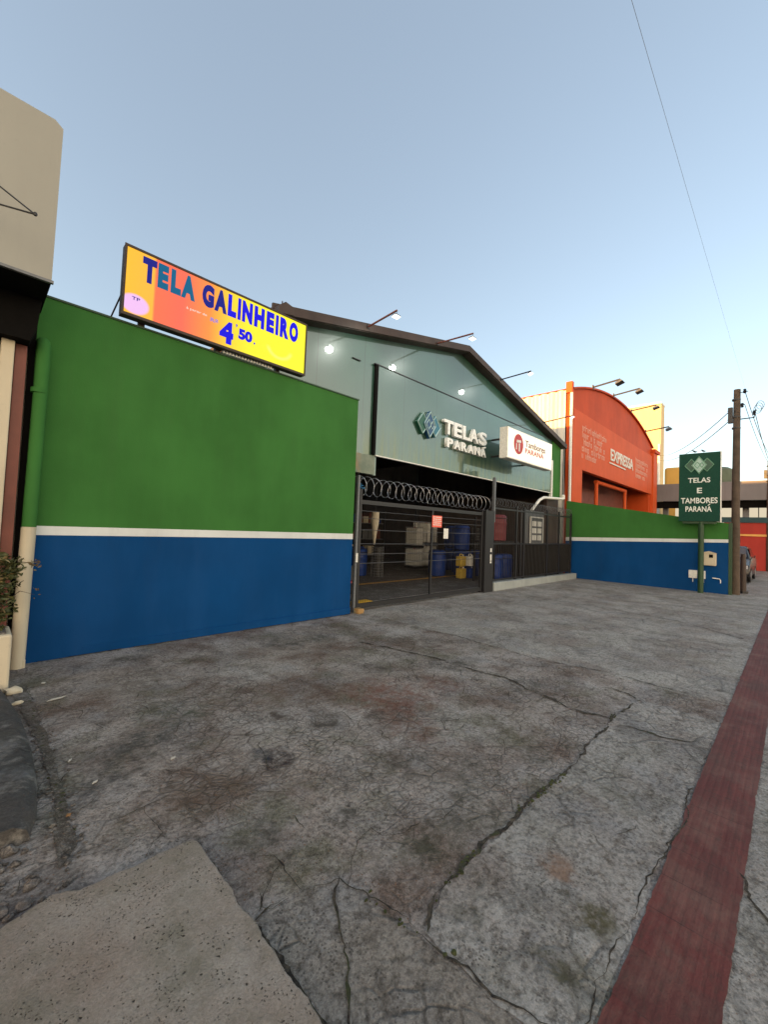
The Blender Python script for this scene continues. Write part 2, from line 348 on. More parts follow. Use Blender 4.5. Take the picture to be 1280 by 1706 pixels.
# ================================================================== SETTING
def sheet(name, pts, z, mat, kind='structure'):
    m = MB(); m.add([(p[0], p[1], z) for p in pts], [tuple(range(len(pts)))])
    return tag(m.build(name, mat), kind=kind)
sheet('ground', [(-600, -600), (900, -600), (900, 900), (-600, 900)], -.02, M['conc_far'])
# forecourt sheet (old crazed concrete)
tag(MB().box(-8, 5.35, .33, 6.6, -.015, 0).build('forecourt', M['ground']), kind='structure')
tag(MB().box(5.35, 17.2, .33, 6.6, -.015, .001).build('forecourt', M['conc_far']), kind='structure')
tag(MB().box(-8, 60, -3.0, .33, -.018, -.001).build('pavement', M['conc_smooth']), kind='structure')
tag(MB().box(17.2, 60, .33, 1.3, -.018, 0.001).build('pavement', M['conc_far']), kind='structure')
sheet('road', [(-300, -14), (600, -14), (600, -3.2), (-300, -3.2)], -.012, M['asphalt'])
# tactile strip, slightly irregular edge
m = MB(); n = 700; vs = []
for i in range(n+1):
    X = -1+45*(i/n)**1.7
    vs += [(X, .17+.006*mnoise.noise(Vector((X*6, 0, 0)))+.006*mnoise.noise(Vector((X*21, 2, 0))), .006), (X, .455+.008*mnoise.noise(Vector((X*6, 5, 0)))+.007*mnoise.noise(Vector((X*19, 7, 0))), .006)]
m.add(vs, [(2*i, 2*i+2, 2*i+3, 2*i+1) for i in range(n)])
tag(m.build('tactile_path', M['tactile']), kind='structure')
# smoother slab between joint and strip; and darker slab near camera
def jag(pts, step=.03, amp=.012, seed=0):
    out = []
    for a, b in zip(pts, pts[1:]+pts[:1]):
        a = Vector((*a, 0)); b = Vector((*b, 0)); L = (b-a).length; k_ = max(1, int(L/step)); nrm = Vector((-(b-a).y, (b-a).x, 0)).normalized()
        for i in range(k_):
            p = a.lerp(b, i/k_); e = min(1, 4*min(i, k_-i)/k_)
            q = p+nrm*amp*e*(mnoise.noise(p*9+Vector((seed, 0, 0)))*2+mnoise.noise(p*38+Vector((seed, 3, 0))))
            out.append((q.x, q.y))
    return out
sheet('pavement_slab', jag([(1.37, .47), (4.8, .47), (4.8, 1.12), (4.1, 1.14), (2.9, 1.10), (1.6, 1.12), (1.37, 1.04), (1.36, .8)], .03, .012), .004, M['conc_smooth'])
sheet('pavement_slab', jag([(.9, .3), (1.36, .3), (1.36, .8), (1.34, 1.04), (1.31, 1.3), (1.29, 1.48), (1.1, 1.53), (.9, 1.54)], .03, .008, 4), .0022, M['conc_dark'])
# raised slab bottom-left
m = MB(); pts = jag([(.872, .2), (.875, 2.03), (.86, 2.085), (.81, 2.10), (.41, 2.12), (.33, 2.17), (.14, 2.11), (-1.2, 2.13), (-1.2, .2)], .018, .0075, 9)
m.prism(pts, 'z', -.01, .045)
tag(m.build('raised_slab', M['slab'], bevel=.007), kind='structure')
# cracks and joints: dirt, darkened to paint in the shade of a recess
k = NT('crack_dirt_shade'); c = k.mix(k.ramp(k.noise(40), .4, .6), (.012, .010, .008, 1), (.035, .028, .02, 1))
c = k.mix(k.ramp(k.noise(5), .52, .66), c, (.038, .048, .014, 1)); c = k.mix(k.ramp(k.noise(22, None, 5, .7), .46, .62), c, (.085, .07, .05, 1)); k.bump(k.noise(70), .01, 1); M['crackdirtshade'] = k.fin(c, .95)
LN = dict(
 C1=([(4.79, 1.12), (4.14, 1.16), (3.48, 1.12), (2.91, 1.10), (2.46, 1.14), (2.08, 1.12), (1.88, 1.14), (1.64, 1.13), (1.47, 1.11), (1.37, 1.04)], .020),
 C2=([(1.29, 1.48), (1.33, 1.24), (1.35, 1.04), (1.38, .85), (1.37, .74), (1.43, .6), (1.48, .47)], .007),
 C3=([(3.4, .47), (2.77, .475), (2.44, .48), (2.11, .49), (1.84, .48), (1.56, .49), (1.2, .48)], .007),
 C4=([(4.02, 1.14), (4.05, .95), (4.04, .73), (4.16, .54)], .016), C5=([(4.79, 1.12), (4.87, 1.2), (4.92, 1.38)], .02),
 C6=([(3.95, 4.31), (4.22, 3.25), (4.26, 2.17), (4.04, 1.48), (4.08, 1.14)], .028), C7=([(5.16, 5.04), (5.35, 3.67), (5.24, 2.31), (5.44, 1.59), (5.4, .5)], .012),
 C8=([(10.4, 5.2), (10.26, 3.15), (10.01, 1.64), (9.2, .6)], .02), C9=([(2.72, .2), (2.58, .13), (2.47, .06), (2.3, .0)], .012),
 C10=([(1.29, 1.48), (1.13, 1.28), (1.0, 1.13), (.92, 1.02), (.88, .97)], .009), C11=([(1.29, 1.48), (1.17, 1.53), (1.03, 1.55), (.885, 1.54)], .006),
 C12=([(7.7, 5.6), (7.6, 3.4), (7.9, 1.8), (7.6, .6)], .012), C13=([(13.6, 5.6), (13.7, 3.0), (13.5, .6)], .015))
m = MB()
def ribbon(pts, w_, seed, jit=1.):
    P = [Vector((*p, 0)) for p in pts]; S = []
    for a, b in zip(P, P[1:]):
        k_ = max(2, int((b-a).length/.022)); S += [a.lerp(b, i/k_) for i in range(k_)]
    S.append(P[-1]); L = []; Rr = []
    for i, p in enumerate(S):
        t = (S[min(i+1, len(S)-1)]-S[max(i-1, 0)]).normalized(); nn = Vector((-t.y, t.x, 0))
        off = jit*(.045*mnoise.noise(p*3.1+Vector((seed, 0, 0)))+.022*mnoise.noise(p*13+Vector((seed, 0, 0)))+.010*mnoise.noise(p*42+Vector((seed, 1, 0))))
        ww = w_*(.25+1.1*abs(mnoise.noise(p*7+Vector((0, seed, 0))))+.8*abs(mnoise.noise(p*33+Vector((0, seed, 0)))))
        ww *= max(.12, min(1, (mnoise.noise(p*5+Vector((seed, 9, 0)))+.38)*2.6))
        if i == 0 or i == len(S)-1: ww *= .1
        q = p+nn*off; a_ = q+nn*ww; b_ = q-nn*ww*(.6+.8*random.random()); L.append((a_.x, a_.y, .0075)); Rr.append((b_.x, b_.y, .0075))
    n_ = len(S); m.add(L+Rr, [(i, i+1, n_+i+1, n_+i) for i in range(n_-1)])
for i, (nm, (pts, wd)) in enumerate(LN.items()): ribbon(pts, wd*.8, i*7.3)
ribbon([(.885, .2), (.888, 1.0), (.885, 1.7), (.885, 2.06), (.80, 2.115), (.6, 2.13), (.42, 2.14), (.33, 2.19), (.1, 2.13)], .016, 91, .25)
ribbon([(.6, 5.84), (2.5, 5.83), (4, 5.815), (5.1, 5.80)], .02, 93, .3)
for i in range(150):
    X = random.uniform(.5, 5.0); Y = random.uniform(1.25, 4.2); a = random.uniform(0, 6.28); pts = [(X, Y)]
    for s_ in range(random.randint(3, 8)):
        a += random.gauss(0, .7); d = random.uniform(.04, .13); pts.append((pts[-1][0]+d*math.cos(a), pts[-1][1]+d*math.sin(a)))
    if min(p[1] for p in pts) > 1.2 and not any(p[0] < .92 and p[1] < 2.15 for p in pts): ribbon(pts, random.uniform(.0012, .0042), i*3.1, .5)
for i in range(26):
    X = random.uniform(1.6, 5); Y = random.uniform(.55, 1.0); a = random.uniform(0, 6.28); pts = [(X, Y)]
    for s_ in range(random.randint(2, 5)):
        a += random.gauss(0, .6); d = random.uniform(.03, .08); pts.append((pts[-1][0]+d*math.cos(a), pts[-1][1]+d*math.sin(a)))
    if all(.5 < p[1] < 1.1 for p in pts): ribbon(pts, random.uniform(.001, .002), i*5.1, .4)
tag(m.build('ground_cracks', M['crackdirtshade']), 'cracks and joints across the old concrete, dirt darkened as recess shade', kind='stuff')
# gutter of dirt on the left
M['soil'] = concrete('damp_gutter_soil', (.05, .042, .03, 1), (.10, .085, .06, 1), 0, .8, 1, 4, speck=1)
m = MB()
GP = [(.40, 5.1), (.43, 4.3), (.455, 3.75), (.45, 3.3), (.45, 2.99), (.43, 2.7), (.42, 2.5), (.38, 2.36)]
def strip(m, pts, wds, z, seed):
    S = []
    for (a, wa), (b, wb) in zip(zip(pts, wds), zip(pts[1:], wds[1:])):
        k_ = 34
        for i in range(k_): S.append((a[0]+(b[0]-a[0])*i/k_, a[1]+(b[1]-a[1])*i/k_, wa+(wb-wa)*i/k_))
    L = [(x_+w_*(1+.6*mnoise.noise(Vector((y_*5, seed, 0)))+.5*mnoise.noise(Vector((y_*23, seed, 0)))), y_, z) for x_, y_, w_ in S]; Rr = [(x_-w_*(1+.6*mnoise.noise(Vector((y_*6, seed+4, 0)))+.5*mnoise.noise(Vector((y_*27, seed+4, 0)))), y_, z) for x_, y_, w_ in S]
    n_ = len(S); m.add(L+Rr, [(i, i+1, n_+i+1, n_+i) for i in range(n_-1)])
strip(m, GP, [.06, .04, .03, .022, .02, .03, .04, .01], .0085, 2)
tag(m.build('gutter_dirt', M['soil']), 'dark soil collected along the kerb at the left', kind='stuff')
# neighbour's low ramp with rounded edge
m = MB(); prof = [(-3, 0), (.30, 0), (.335, .03), (.32, .07), (.27, .10), (-3, .12)]
ys = [2.66, 2.8, 3.2, 3.7, 4.2, 4.6, 4.95]; xo = [-.04, 0, .035, .045, .03, -.01, -.05]; vs = []
for y_, o_ in zip(ys, xo): vs += [(p[0]+(o_ if i in (1, 2, 3, 4) else 0), y_, p[1]-.005) for i, p in enumerate(prof)]
n_ = len(prof); fs = [(i*n_+j, i*n_+(j+1) % n_, (i+1)*n_+(j+1) % n_, (i+1)*n_+j) for i in range(len(ys)-1) for j in range(n_)]
fs += [tuple(range(n_)), tuple((len(ys)-1)*n_+j for j in range(n_))]; m.add(vs, fs)
M['ramp'] = concrete('dark_smooth_cement', (.055, .055, .052, 1), (.075, .072, .07, 1), .2, .5, 1, 3, speck=.35)
tag(m.build('kerb_ramp', M['ramp'], smooth=True), kind='structure')
# loose stones, moss, litter
def blob(m, c, r, sq=.6, seed=0):
    bm = bmesh.new(); bmesh.ops.create_icosphere(bm, subdivisions=2, radius=1)
    for v in bm.verts:
        d = 1+.45*mnoise.noise(v.co*1.3+Vector((seed, 0, 0))); v.co = Vector((v.co.x*r*d, v.co.y*r*d*(.7+.3*math.sin(seed)), v.co.z*r*sq*d))+Vector(c)
    m.add([v.co.copy() for v in bm.verts], [tuple(v.index for v in f.verts) for f in bm.faces]); bm.free()
M['stone'] = concrete('broken_concrete', (.10, .09, .08, 1), (.17, .15, .13, 1), 0, .6)
m = MB()
for i in range(70):
    X = random.uniform(.1, .42) if i % 3 else random.uniform(.1, .3); Y = random.uniform(2.2, 2.72)
    blob(m, (X, Y, .008), random.choice((.008, .012, .016, .03))*random.uniform(.7, 1.2), .7, i*1.7)
for i in range(260): blob(m, (random.gauss(.445, .035), random.uniform(2.35, 5), .006), random.uniform(.004, .013), .5, i)
for i in range(500):
    X = random.uniform(.5, 6); Y = random.uniform(1.2, 5.6); blob(m, (X, Y, .004), random.uniform(.0015, .0045), .5, i)
tag(m.build('rubble', M['stone'], smooth=True), 'broken concrete crumbs and grit on the ground', kind='stuff')
m = MB(); M['moss'] = paint('moss', (.045, .052, .014), .95, .5, 30, .8, 0)
for (pts, n_) in (([(2.91, 1.10), (2.3, 1.13)], 60), ([(1.9, 1.14), (1.5, 1.11)], 26), ([(4.2, 1.15), (3.9, 1.14)], 12), ([(1.3, 1.4), (1.36, .9)], 14), ([(.45, 4.9), (.45, 2.5)], 70)):
    for i in range(n_):
        t = random.random(); X = pts[0][0]+(pts[1][0]-pts[0][0])*t; Y = pts[0][1]+(pts[1][1]-pts[0][1])*t
        blob(m, (X+random.gauss(0, .01), Y+random.gauss(0, .012), .006), random.uniform(.004, .012), .4, i)
tag(m.build('moss', M['moss'], smooth=True), 'green moss tufts in the joints', kind='stuff')
M['litter'] = plain('pale_litter', (.42, .40, .35), .7); M['leafdry'] = plain('dry_leaf', (.25, .13, .05), .8)
def litter(x_, y_, l_, w_, a, mat, nm, label, cat):
    l_ *= .75; w_ *= .7
    m = MB(); c_, s_ = math.cos(a), math.sin(a)
    prof = [(-l_/2, 0, .012), (-l_*.2, w_/2, .018), (l_*.3, w_*.45, .012), (l_/2, 0, .016), (l_*.2, -w_/2, .012), (-l_*.3, -w_*.45, .015)]
    P = [(x_+p[0]*c_-p[1]*s_, y_+p[0]*s_+p[1]*c_, p[2]) for p in prof]
    m.add(P+[(p[0], p[1], p[2]-.004) for p in P], [(0, 1, 2, 3, 4, 5), (11, 10, 9, 8, 7, 6)]+[(i, (i+1) % 6, 6+(i+1) % 6, 6+i) for i in range(6)])
    tag(m.build(nm, mat), label, cat)
litter(.62, 2.98, .05, .014, .5, M['litter'], 'paper_scrap', 'thin white paper scrap on the dark ground beside the left gutter, the lower one', 'litter')
litter(.55, 3.35, .05, .012, .9, M['litter'], 'paper_scrap', 'thin white paper scrap next to the dirt of the left kerb, nearer the ramp', 'litter')
litter(1.05, 2.95, .05, .02, .4, M['litter'], 'paper_scrap', 'small folded white scrap alone on the crazed concrete, well right of the gutter', 'litter')
litter(.62, 4.55, .19, .03, .2, M['litter'], 'wood_splinter', 'long pale splinter lying on the ground near the planter', 'litter')
litter(.58, 5.05, .05, .04, .2, M['litter'], 'paper_ball', 'bright white crumpled bit on the ground before the blue wall', 'litter')
litter(.46, 2.74, .03, .028, .2, M['leafdry'], 'dry_leaf', 'small orange dry leaf lying in the dark gutter', 'leaf')
litter(.42, 1.42, .035, .009, .2, M['litter'], 'paper_scrap', 'small white paper scrap on the raised pitted slab', 'litter')
m = MB(); blob(m, (.36, 4.93, .03), .065, .55, 3); o = m.build('flat_stone', M['cream'], smooth=True); tag(o, 'flat cream stone at the foot of the planter', 'stone')
m = MB(); blob(m, (.37, 4.62, .02), .035, .5, 5); o = m.build('flat_stone', M['cream'], smooth=True); tag(o, 'smaller pale stone in the gutter, just below the flat cream one', 'stone')

# ================================================================== LEFT BOUNDARY WALL
bw = empty('boundary_wall', (2.8, 5.95, 0), 'long tall wall painted green over blue with a white stripe, left of the gate', 'wall')
MB().box(.402, 5.06, 5.85, 6.05, 1.48, 4.0).build('upper_wall', M['green'], bw)
MB().box(.402, 5.063, 5.847, 6.05, 1.38, 1.48).build('white_stripe', M['white'], bw)
MB().box(.402, 5.06, 5.85, 6.05, 0, 1.38).build('lower_wall', M['blue'], bw)
m = MB(); m.add([(1.0, 5.85, 0), (5.05, 5.82, 0), (5.05, 5.82, .115), (1.0, 5.843, .10), (1.0, 5.852, 0), (5.05, 5.852, 0), (5.05, 5.852, .125), (1.0, 5.852, .10)],
               [(0, 1, 2, 3), (4, 5, 6, 7), (0, 1, 5, 4), (1, 2, 6, 5), (2, 3, 7, 6), (3, 0, 4, 7)]); m.build('plinth', M['blue'], bw)
m = MB(); m.box(.42, 5.075, 5.835, 6.07, 4.0, 4.022); m.build('cap', M['dgreen'], bw)
# half-round pipe at the wall's left end
pp = empty('drain_pipe', (.46, 5.76, 0), 'thick upright drain pipe, green above and cream below, at the left end of the wall', 'pipe')
m = MB(); m.tube([(.445, 5.74, 1.47), (.455, 5.74, 2.5), (.46, 5.74, 3.36), (.46, 5.76, 3.43), (.46, 5.8, 3.47), (.46, 5.86, 3.49)], [.062]*3+[.062, .06, .058], 16); m.build('green_section', M['green'], pp, smooth=True)
m = MB(); m.tube([(.43, 5.74, .0), (.445, 5.74, 1.468)], .064, 16); m.build('cream_section', M['cream'], pp, smooth=True)
m = MB(); m.lathe([(.072, 0), (.072, .05)], (.445, 5.74, 2.9), 16); m.build('collar', M['green'], pp, smooth=True)
m = MB(); m.box(.385, .495, 5.69, 5.84, -.01, .09); m.build('base_block', M['cream'], pp, bevel=.012)

# ================================================================== LEFT NEIGHBOUR BUILDING
nb = empty('neighbour_building', (-6, 7, 0), 'beige flat-fronted building with dark underside, cut off by the left edge', 'building')
m = MB(); m.prism([(-40, 3.82), (.42, 3.82), (.425, 5.32), (.36, 5.37), (-40, 5.37)], 'y', 5.0, 5.9); m.build('upper_front', M['creamw'], nb)
MB().box(-40, .40, 5.9, 24, 0, 5.34).build('main_volume', M['creamw'], nb)
m = MB(); m.box(-40, .42, 5.03, 5.88, 3.802, 3.818); m.build('painted_shade_soffit', M['black'], nb)  # shade under the canopy put in as a black sheet
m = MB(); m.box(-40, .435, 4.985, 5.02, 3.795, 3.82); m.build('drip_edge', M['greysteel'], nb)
m = MB(); m.prism([(-40, 3.80), (.40, 3.80), (.375, 3.5), (.33, 3.36), (-40, 3.36)], 'y', 5.5, 5.88); m.build('column_top_shade', M['black'], nb)  # black block painted as the shade over the column tops
m = MB(); m.box(.12, .225, 5.62, 5.74, 0, 3.36); m.build('cream_column', M['cream'], nb, bevel=.01)
m = MB(); m.box(.232, .325, 5.70, 5.88, 0, 3.36); m.build('tiled_column', M['tile'], nb, bevel=.004)
m = MB(); m.box(-4, .11, 5.84, 5.895, 0, 3.36); m.build('tiled_wall', M['tile'], nb)
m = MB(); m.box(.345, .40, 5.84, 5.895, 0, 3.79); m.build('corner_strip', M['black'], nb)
br = empty('wall_bracket', (.1, 5, 4.3), 'thin dark triangular rod bracket on the beige front at the left edge', 'bracket')
m = MB(); m.tube([(-.25, 5.0, 4.62), (.235, 4.42, 4.06)], .007, 6); m.tube([(-.25, 5.0, 4.28), (.235, 4.42, 4.06)], .007, 6); m.build('rods', M['dark'], br)
m = MB(); m.lathe([(.012, -.012), (.014, 0), (.012, .012)], (.238, 4.415, 4.06), 8); m.build('clamp', M['dark'], br)
# taller block added out of view, placed to keep the low sun off the street
tb = empty('unseen_sun_blocker', (-26, 9, 0), 'unseen plain block added down the street to block the low sun', 'building')
MB().box(-41, -12, 4.4, 12.6, 0, 13).build('walls', M['creamw'], tb)
for fl in range(4):
    for i in range(4): MB().box(-39.5+i*7, -35.1+i*7, 4.37, 4.40, 1.2+fl*3, 2.6+fl*3).build('window', M['lens'], tb)
# planter and shrub
pl = empty('planter', (.1, 5, 0), 'cream masonry planter box in the lower left corner', 'planter')
m = MB(); m.box(-1.2, .33, 4.98, 5.40, 0, .52); m.build('box', M['cream'], pl, bevel=.02)
m = MB(); m.box(-1.16, .29, 5.02, 5.36, .521, .535); m.build('soil', M['soil'], pl)
k = NT('leaf_green'); M['leaf'] = k.fin(k.mix(k.ramp(k.noise(14), .35, .65), (.028, .045, .012, 1), (.10, .10, .03, 1)), .6)
k = NT('leaf_autumn'); M['leaf2'] = k.fin(k.mix(k.ramp(k.noise(12), .35, .65), (.13, .07, .02, 1), (.20, .16, .07, 1)), .6)
def leaves(m, c, rad, n, size, flat=1.):
    for i in range(n):
        d = Vector((random.gauss(0, 1), random.gauss(0, 1), random.gauss(0, 1))).normalized()*random.random()**.45
        p = Vector(c)+Vector((d.x*rad[0], d.y*rad[1], d.z*rad[2]))
        if mnoise.noise(p*11) < -.12: continue
        a = Vector((random.gauss(0, 1), random.gauss(0, 1), random.gauss(0, .6))).normalized(); b = a.cross(Vector((random.gauss(0, 1), random.gauss(0, 1), random.gauss(0, 1)))).normalized()
        s_ = size*random.uniform(.6, 1.3); q = a.cross(b)*s_*.18
        m.add([p-a*s_, p-a*s_*.3+b*s_*.42+q, p+a*s_*.5+b*s_*.3+q, p+a*s_, p+a*s_*.5-b*s_*.3+q, p-a*s_*.3-b*s_*.42+q, p], [(0, 6, 1), (1, 6, 2), (2, 6, 3), (3, 6, 4), (4, 6, 5), (5, 6, 0)])
sb = empty('shrub', (.12, 5.15, .53), 'dark leafy shrub growing out of the cream planter', 'plant')
m = MB()
for i in range(14):
    a = random.uniform(0, 6.28); d = random.uniform(.05, .22); m.tube([(.08, 5.18, .53), (.08+d*.5*math.cos(a), 5.17+d*.5*math.sin(a), .75), (.1+d*math.cos(a), 5.16+d*.6*math.sin(a), random.uniform(.95, 1.25))], [.009, .006, .002], 5)
m.tube([(.2, 5.2, .9), (.38, 5.3, 1.14), (.5, 5.42, 1.1)], [.004, .003, .0015], 5); m.tube([(.2, 5.2, .7), (.38, 5.3, .86), (.5, 5.4, .8)], [.004, .003, .0015], 5)
m.build('stems', M['brown'], sb)
m = MB(); leaves(m, (.12, 5.18, .97), (.22, .16, .34), 1500, .03); leaves(m, (.20, 5.16, .72), (.16, .16, .2), 600, .028); leaves(m, (.30, 5.22, 1.05), (.11, .1, .2), 300, .025); m.build('foliage', M['leaf'], sb)
m = MB(); leaves(m, (.12, 5.12, 1.1), (.22, .15, .22), 190, .028); leaves(m, (.49, 5.42, 1.1), (.06, .05, .06), 60, .02); leaves(m, (.5, 5.4, .82), (.05, .05, .06), 30, .016); leaves(m, (.26, 5.2, .62), (.07, .1, .1), 60, .022); m.build('yellowed_leaves', M['leaf2'], sb)

# ================================================================== LED SIGN
led = empty('led_sign', (2.45, 5.78, 4.1), 'lit yellow and coral advertising screen reading TELA GALINHEIRO above the green wall', 'sign')
LX0, LX1, LZ0, LZ1 = 1.14, 3.76, 4.06, 4.92
m = MB(); m.box(LX0, LX1, 5.735, 5.85, LZ0, LZ1); m.build('cabinet', M['brown'], led)
k = NT('lit_screen'); x, y, z = k.sep()
u = k.ramp(x, LX0, LX1); v = k.ramp(z, LZ0, LZ1)
cr = k.n('ShaderNodeValToRGB'); cr.color_ramp.elements[0].position = 0; cr.color_ramp.elements[0].color = lin('#ffbd10')
cr.color_ramp.elements[1].position = 1; cr.color_ramp.elements[1].color = lin('#fff600')
for p_, c_ in ((.125, '#ffb62a'), (.135, '#ff6a40'), (.26, '#fb6248'), (.40, '#ff9030'), (.50, '#ffd21a'), (.62, '#fff000')):
    e = cr.color_ramp.elements.new(p_); e.color = lin(c_)
k.L(u, cr.inputs[0])
ball = k.ramp(k.vm('DISTANCE', k.vm('MULTIPLY', k.pos, (1, 0, 1.25)), (1.28, 0, 5.28)), .135, .165, 1, 0)
col = k.mix(ball, cr.outputs[0], lin('#eebcf0'))
arc = k.vm('DISTANCE', k.vm('MULTIPLY', k.pos, (1, 0, 1.3)), (3.28, 0, 5.66)); arcm = k.ma('MULTIPLY', k.ramp(k.ma('ABSOLUTE', k.ma('SUBTRACT', arc, .20)), .0, .05, .4, 0), k.ramp(z, 4.36, 4.3, 0, 1))
col = k.mix(arcm, col, lin('#ffffa0'))
lum = k.ma('ADD', .96, k.ma('MULTIPLY', k.noise(60, k.scl(1, 1, 1), 2), .08))
k.put(k.b.inputs['Base Color'], (.02, .02, .02, 1)); k.L(col, k.b.inputs['Emission Color']); k.put(k.b.inputs['Emission Strength'], k.ma('MULTIPLY', lum, 1.04/2**EXPO)); k.b.inputs['Roughness'].default_value = .5
M['screen'] = k.m
m = MB(); m.box(LX0+.025, LX1-.02, 5.729, 5.737, LZ0+.03, LZ1-.025); m.build('screen', M['screen'], led)
m = MB(); m.box(LX0-.005, LX1+.005, 5.72, 5.735, LZ0-.005, LZ0+.03); m.box(LX0-.005, LX1+.005, 5.72, 5.735, LZ1-.022, LZ1+.005); m.box(LX0-.005, LX0+.022, 5.72, 5.735, LZ0+.03, LZ1-.022); m.box(LX1-.015, LX1+.005, 5.72, 5.735, LZ0+.03, LZ1-.022); m.build('frame', M['brown'], led)
TB = glow('lit_blue_letters', lin('#0f08dc'), 1.1); TT = glow('lit_teal_letters', lin('#04648c')); TD = glow('lit_navy_letters', lin('#141c88')); TP = glow('lit_pale_letters', lin('#f5d7c8')); TL = glow('lit_lilac_letters', lin('#9a86d8')); TW = glow('lit_outline', lin('#b9c9a0'))
def lt(body, x0, x1, z0, z1, mat, off=.012): return fit_text('lettering', body, mat, led, x0, x1, z0, z1, 5.727, '-y', .004, off)
z0, z1 = 4.545, 4.86
lt('T', 1.335, 1.495, z0, z1, TD, .07)
for ch, a_, b_ in (('E', 1.51, 1.635), ('L', 1.665, 1.79), ('A', 1.795, 1.97)): lt(ch, a_, b_, z0, z1, TT, .07)
for ch, a_, b_ in (('G', 2.065, 2.225), ('A', 2.235, 2.41), ('L', 2.425, 2.55), ('I', 2.572, 2.618), ('N', 2.64, 2.80), ('H', 2.83, 2.995), ('E', 3.03, 3.16), ('I', 3.188, 3.236), ('R', 3.265, 3.42), ('O', 3.435, 3.595)): lt(ch, a_, b_, z0, z1, TB if a_ > 2.3 else TD, .07)
lt('à partir de', 1.87, 2.14, 4.405, 4.445, TP, .01); lt('R$', 2.19, 2.30, 4.36, 4.425, TL, .03)
lt('4', 2.325, 2.525, 4.135, 4.455, TB, .07); lt(',', 2.555, 2.578, 4.42, 4.47, TB); lt('50', 2.60, 2.815, 4.27, 4.43, TB, .06); lt('.', 2.84, 2.865, 4.27, 4.30, TB)
lt('TP', 1.24, 1.33, 4.27, 4.31, TD, .005)
for X in (1.36, 2.33, 3.3): MB().box(X, X+.07, 5.86, 5.92, 4.0225, 4.5).build('mounting_post', M['brown'], led)
MB().tube([(1.2, 5.84, 4.5), (1.02, 6.6, 3.7)], .010, 6).build('brace', M['brown'], led); MB().tube([(3.6, 5.84, 4.5), (3.5, 6.4, 4.5)], .012, 6).build('brace', M['brown'], led)
m = MB()
for i in range(17): m.box(2.42+i*.047, 2.45+i*.047, 5.80, 5.83, 4.0225, 4.058)
m.build('gap_light_louvres', M['whitepl'], led)  # white bars stand for light showing through below the screen

# ================================================================== WAREHOUSE
wh = empty('warehouse', (9.5, 14, 0), 'gabled warehouse with glossy green cladding front and open dark loading bay', 'building')
RX, RZ, EX, EZ = 9.3, 6.60, 16.1, 5.09; LXe = 3.45
def roofz(x_): return RZ-(abs(x_-RX))*(RZ-EZ)/(EX-RX)
m = MB()
poly = [(3.5, 0), (5.3, 0), (5.3, 2.75), (6.2, 2.75), (6.2, 3.2), (15.2, 3.2), (15.2, 3.0), (16.05, 3.0), (16.05, roofz(16.05)-.05), (RX, RZ-.05), (3.5, roofz(3.5)-.05)]
m.prism(poly, 'y', 6.5, 6.56); m.build('front_cladding', M['clad'], wh)
m = MB(); m.prism([(6.12, 3.19), (15.2, 3.19), (15.2, 5.15), (6.12, 5.15)], 'y', 6.44, 6.497); m.build('fascia_panel', M['clad'], wh)
m = MB(); m.box(6.00, 15.22, 6.425, 6.5, 5.152, 5.175); m.box(5.4, 5.62, 6.47, 6.5, 5.1, 5.12); m.build('fascia_flashing', M['dark'], wh)  # cap trim; its dark colour also draws the shadow line on top
m = MB(); m.box(6.04, 6.112, 6.432, 6.5, 3.19, 5.15); m.build('shaded_return', M['black'], wh)  # black strip stands for the fascia's shaded side return
m = MB(); m.box(6.12, 15.2, 6.43, 6.5, 3.165, 3.188); m.build('fascia_bottom_trim', M['whitepl'], wh)
m = MB(); m.box(15.205, 15.30, 6.41, 6.5, 3.0, 4.4); m.build('corner_trim', M['whitepl'], wh)
m = MB(); m.prism([(15.305, 3.0), (16.06, 3.0), (16.06, 5.0), (15.305, 5.15)], 'y', 6.44, 6.498); m.build('green_side_panel', M['green'], wh)
m = MB(); m.box(15.2, 16.2, 6.565, 6.7, 0, 2.998); m.build('brown_side_wall', M['brown'], wh)
# roof slabs
m = MB(); t_ = .13
for (xa, xb) in ((LXe, RX), (RX, EX)):
    za, zb = roofz(xa), roofz(xb); m.prism([(xa, za-t_), (xb, zb-t_), (xb, zb+.02), (xa, za+.02)], 'y', 6.28, 26)
m.build('roof', M['brown'], wh)
m = MB()
for (xa, xb) in ((LXe-.05, RX), (RX, EX+.05)):
    za, zb = roofz(xa), roofz(xb); m.prism([(xa, za-.12), (xb, zb-.12), (xb, zb+.045), (xa, za+.045)], 'y', 6.24, 6.278)
m.build('verge_board', M['brown'], wh)
m = MB(); m.box(3.5, 3.62, 6.57, 26, 0, 5.2); m.box(16.15, 16.3, 6.71, 26, 0, 5.1); m.box(3.62, 16.15, 25.9, 26, 0, 5.1); m.build('side_walls', M['brown'], wh)
m = MB()
for Y in (9.5, 13.5, 18):
    for X in (3.2, 15.9): m.box(X, X+.15, Y, Y+.15, 0, 5.0)
    m.tube([(3.2, Y, 4.9), (16, Y, 4.9)], .05, 6); m.tube([(3.2, Y, 4.9), (9.5, Y, 6.3), (16, Y, 4.9)], .05, 6)
m.build('roof_frames', M['dark'], wh)
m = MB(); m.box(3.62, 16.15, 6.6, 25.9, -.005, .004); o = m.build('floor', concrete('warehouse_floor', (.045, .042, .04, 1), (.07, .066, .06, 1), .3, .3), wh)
m = MB(); m.box(6.5, 15.5, 8.62, 8.78, .005, .009); m.build('yellow_floor_line', plain('yellow_floor_paint', (.42, .22, .03), .6), wh)
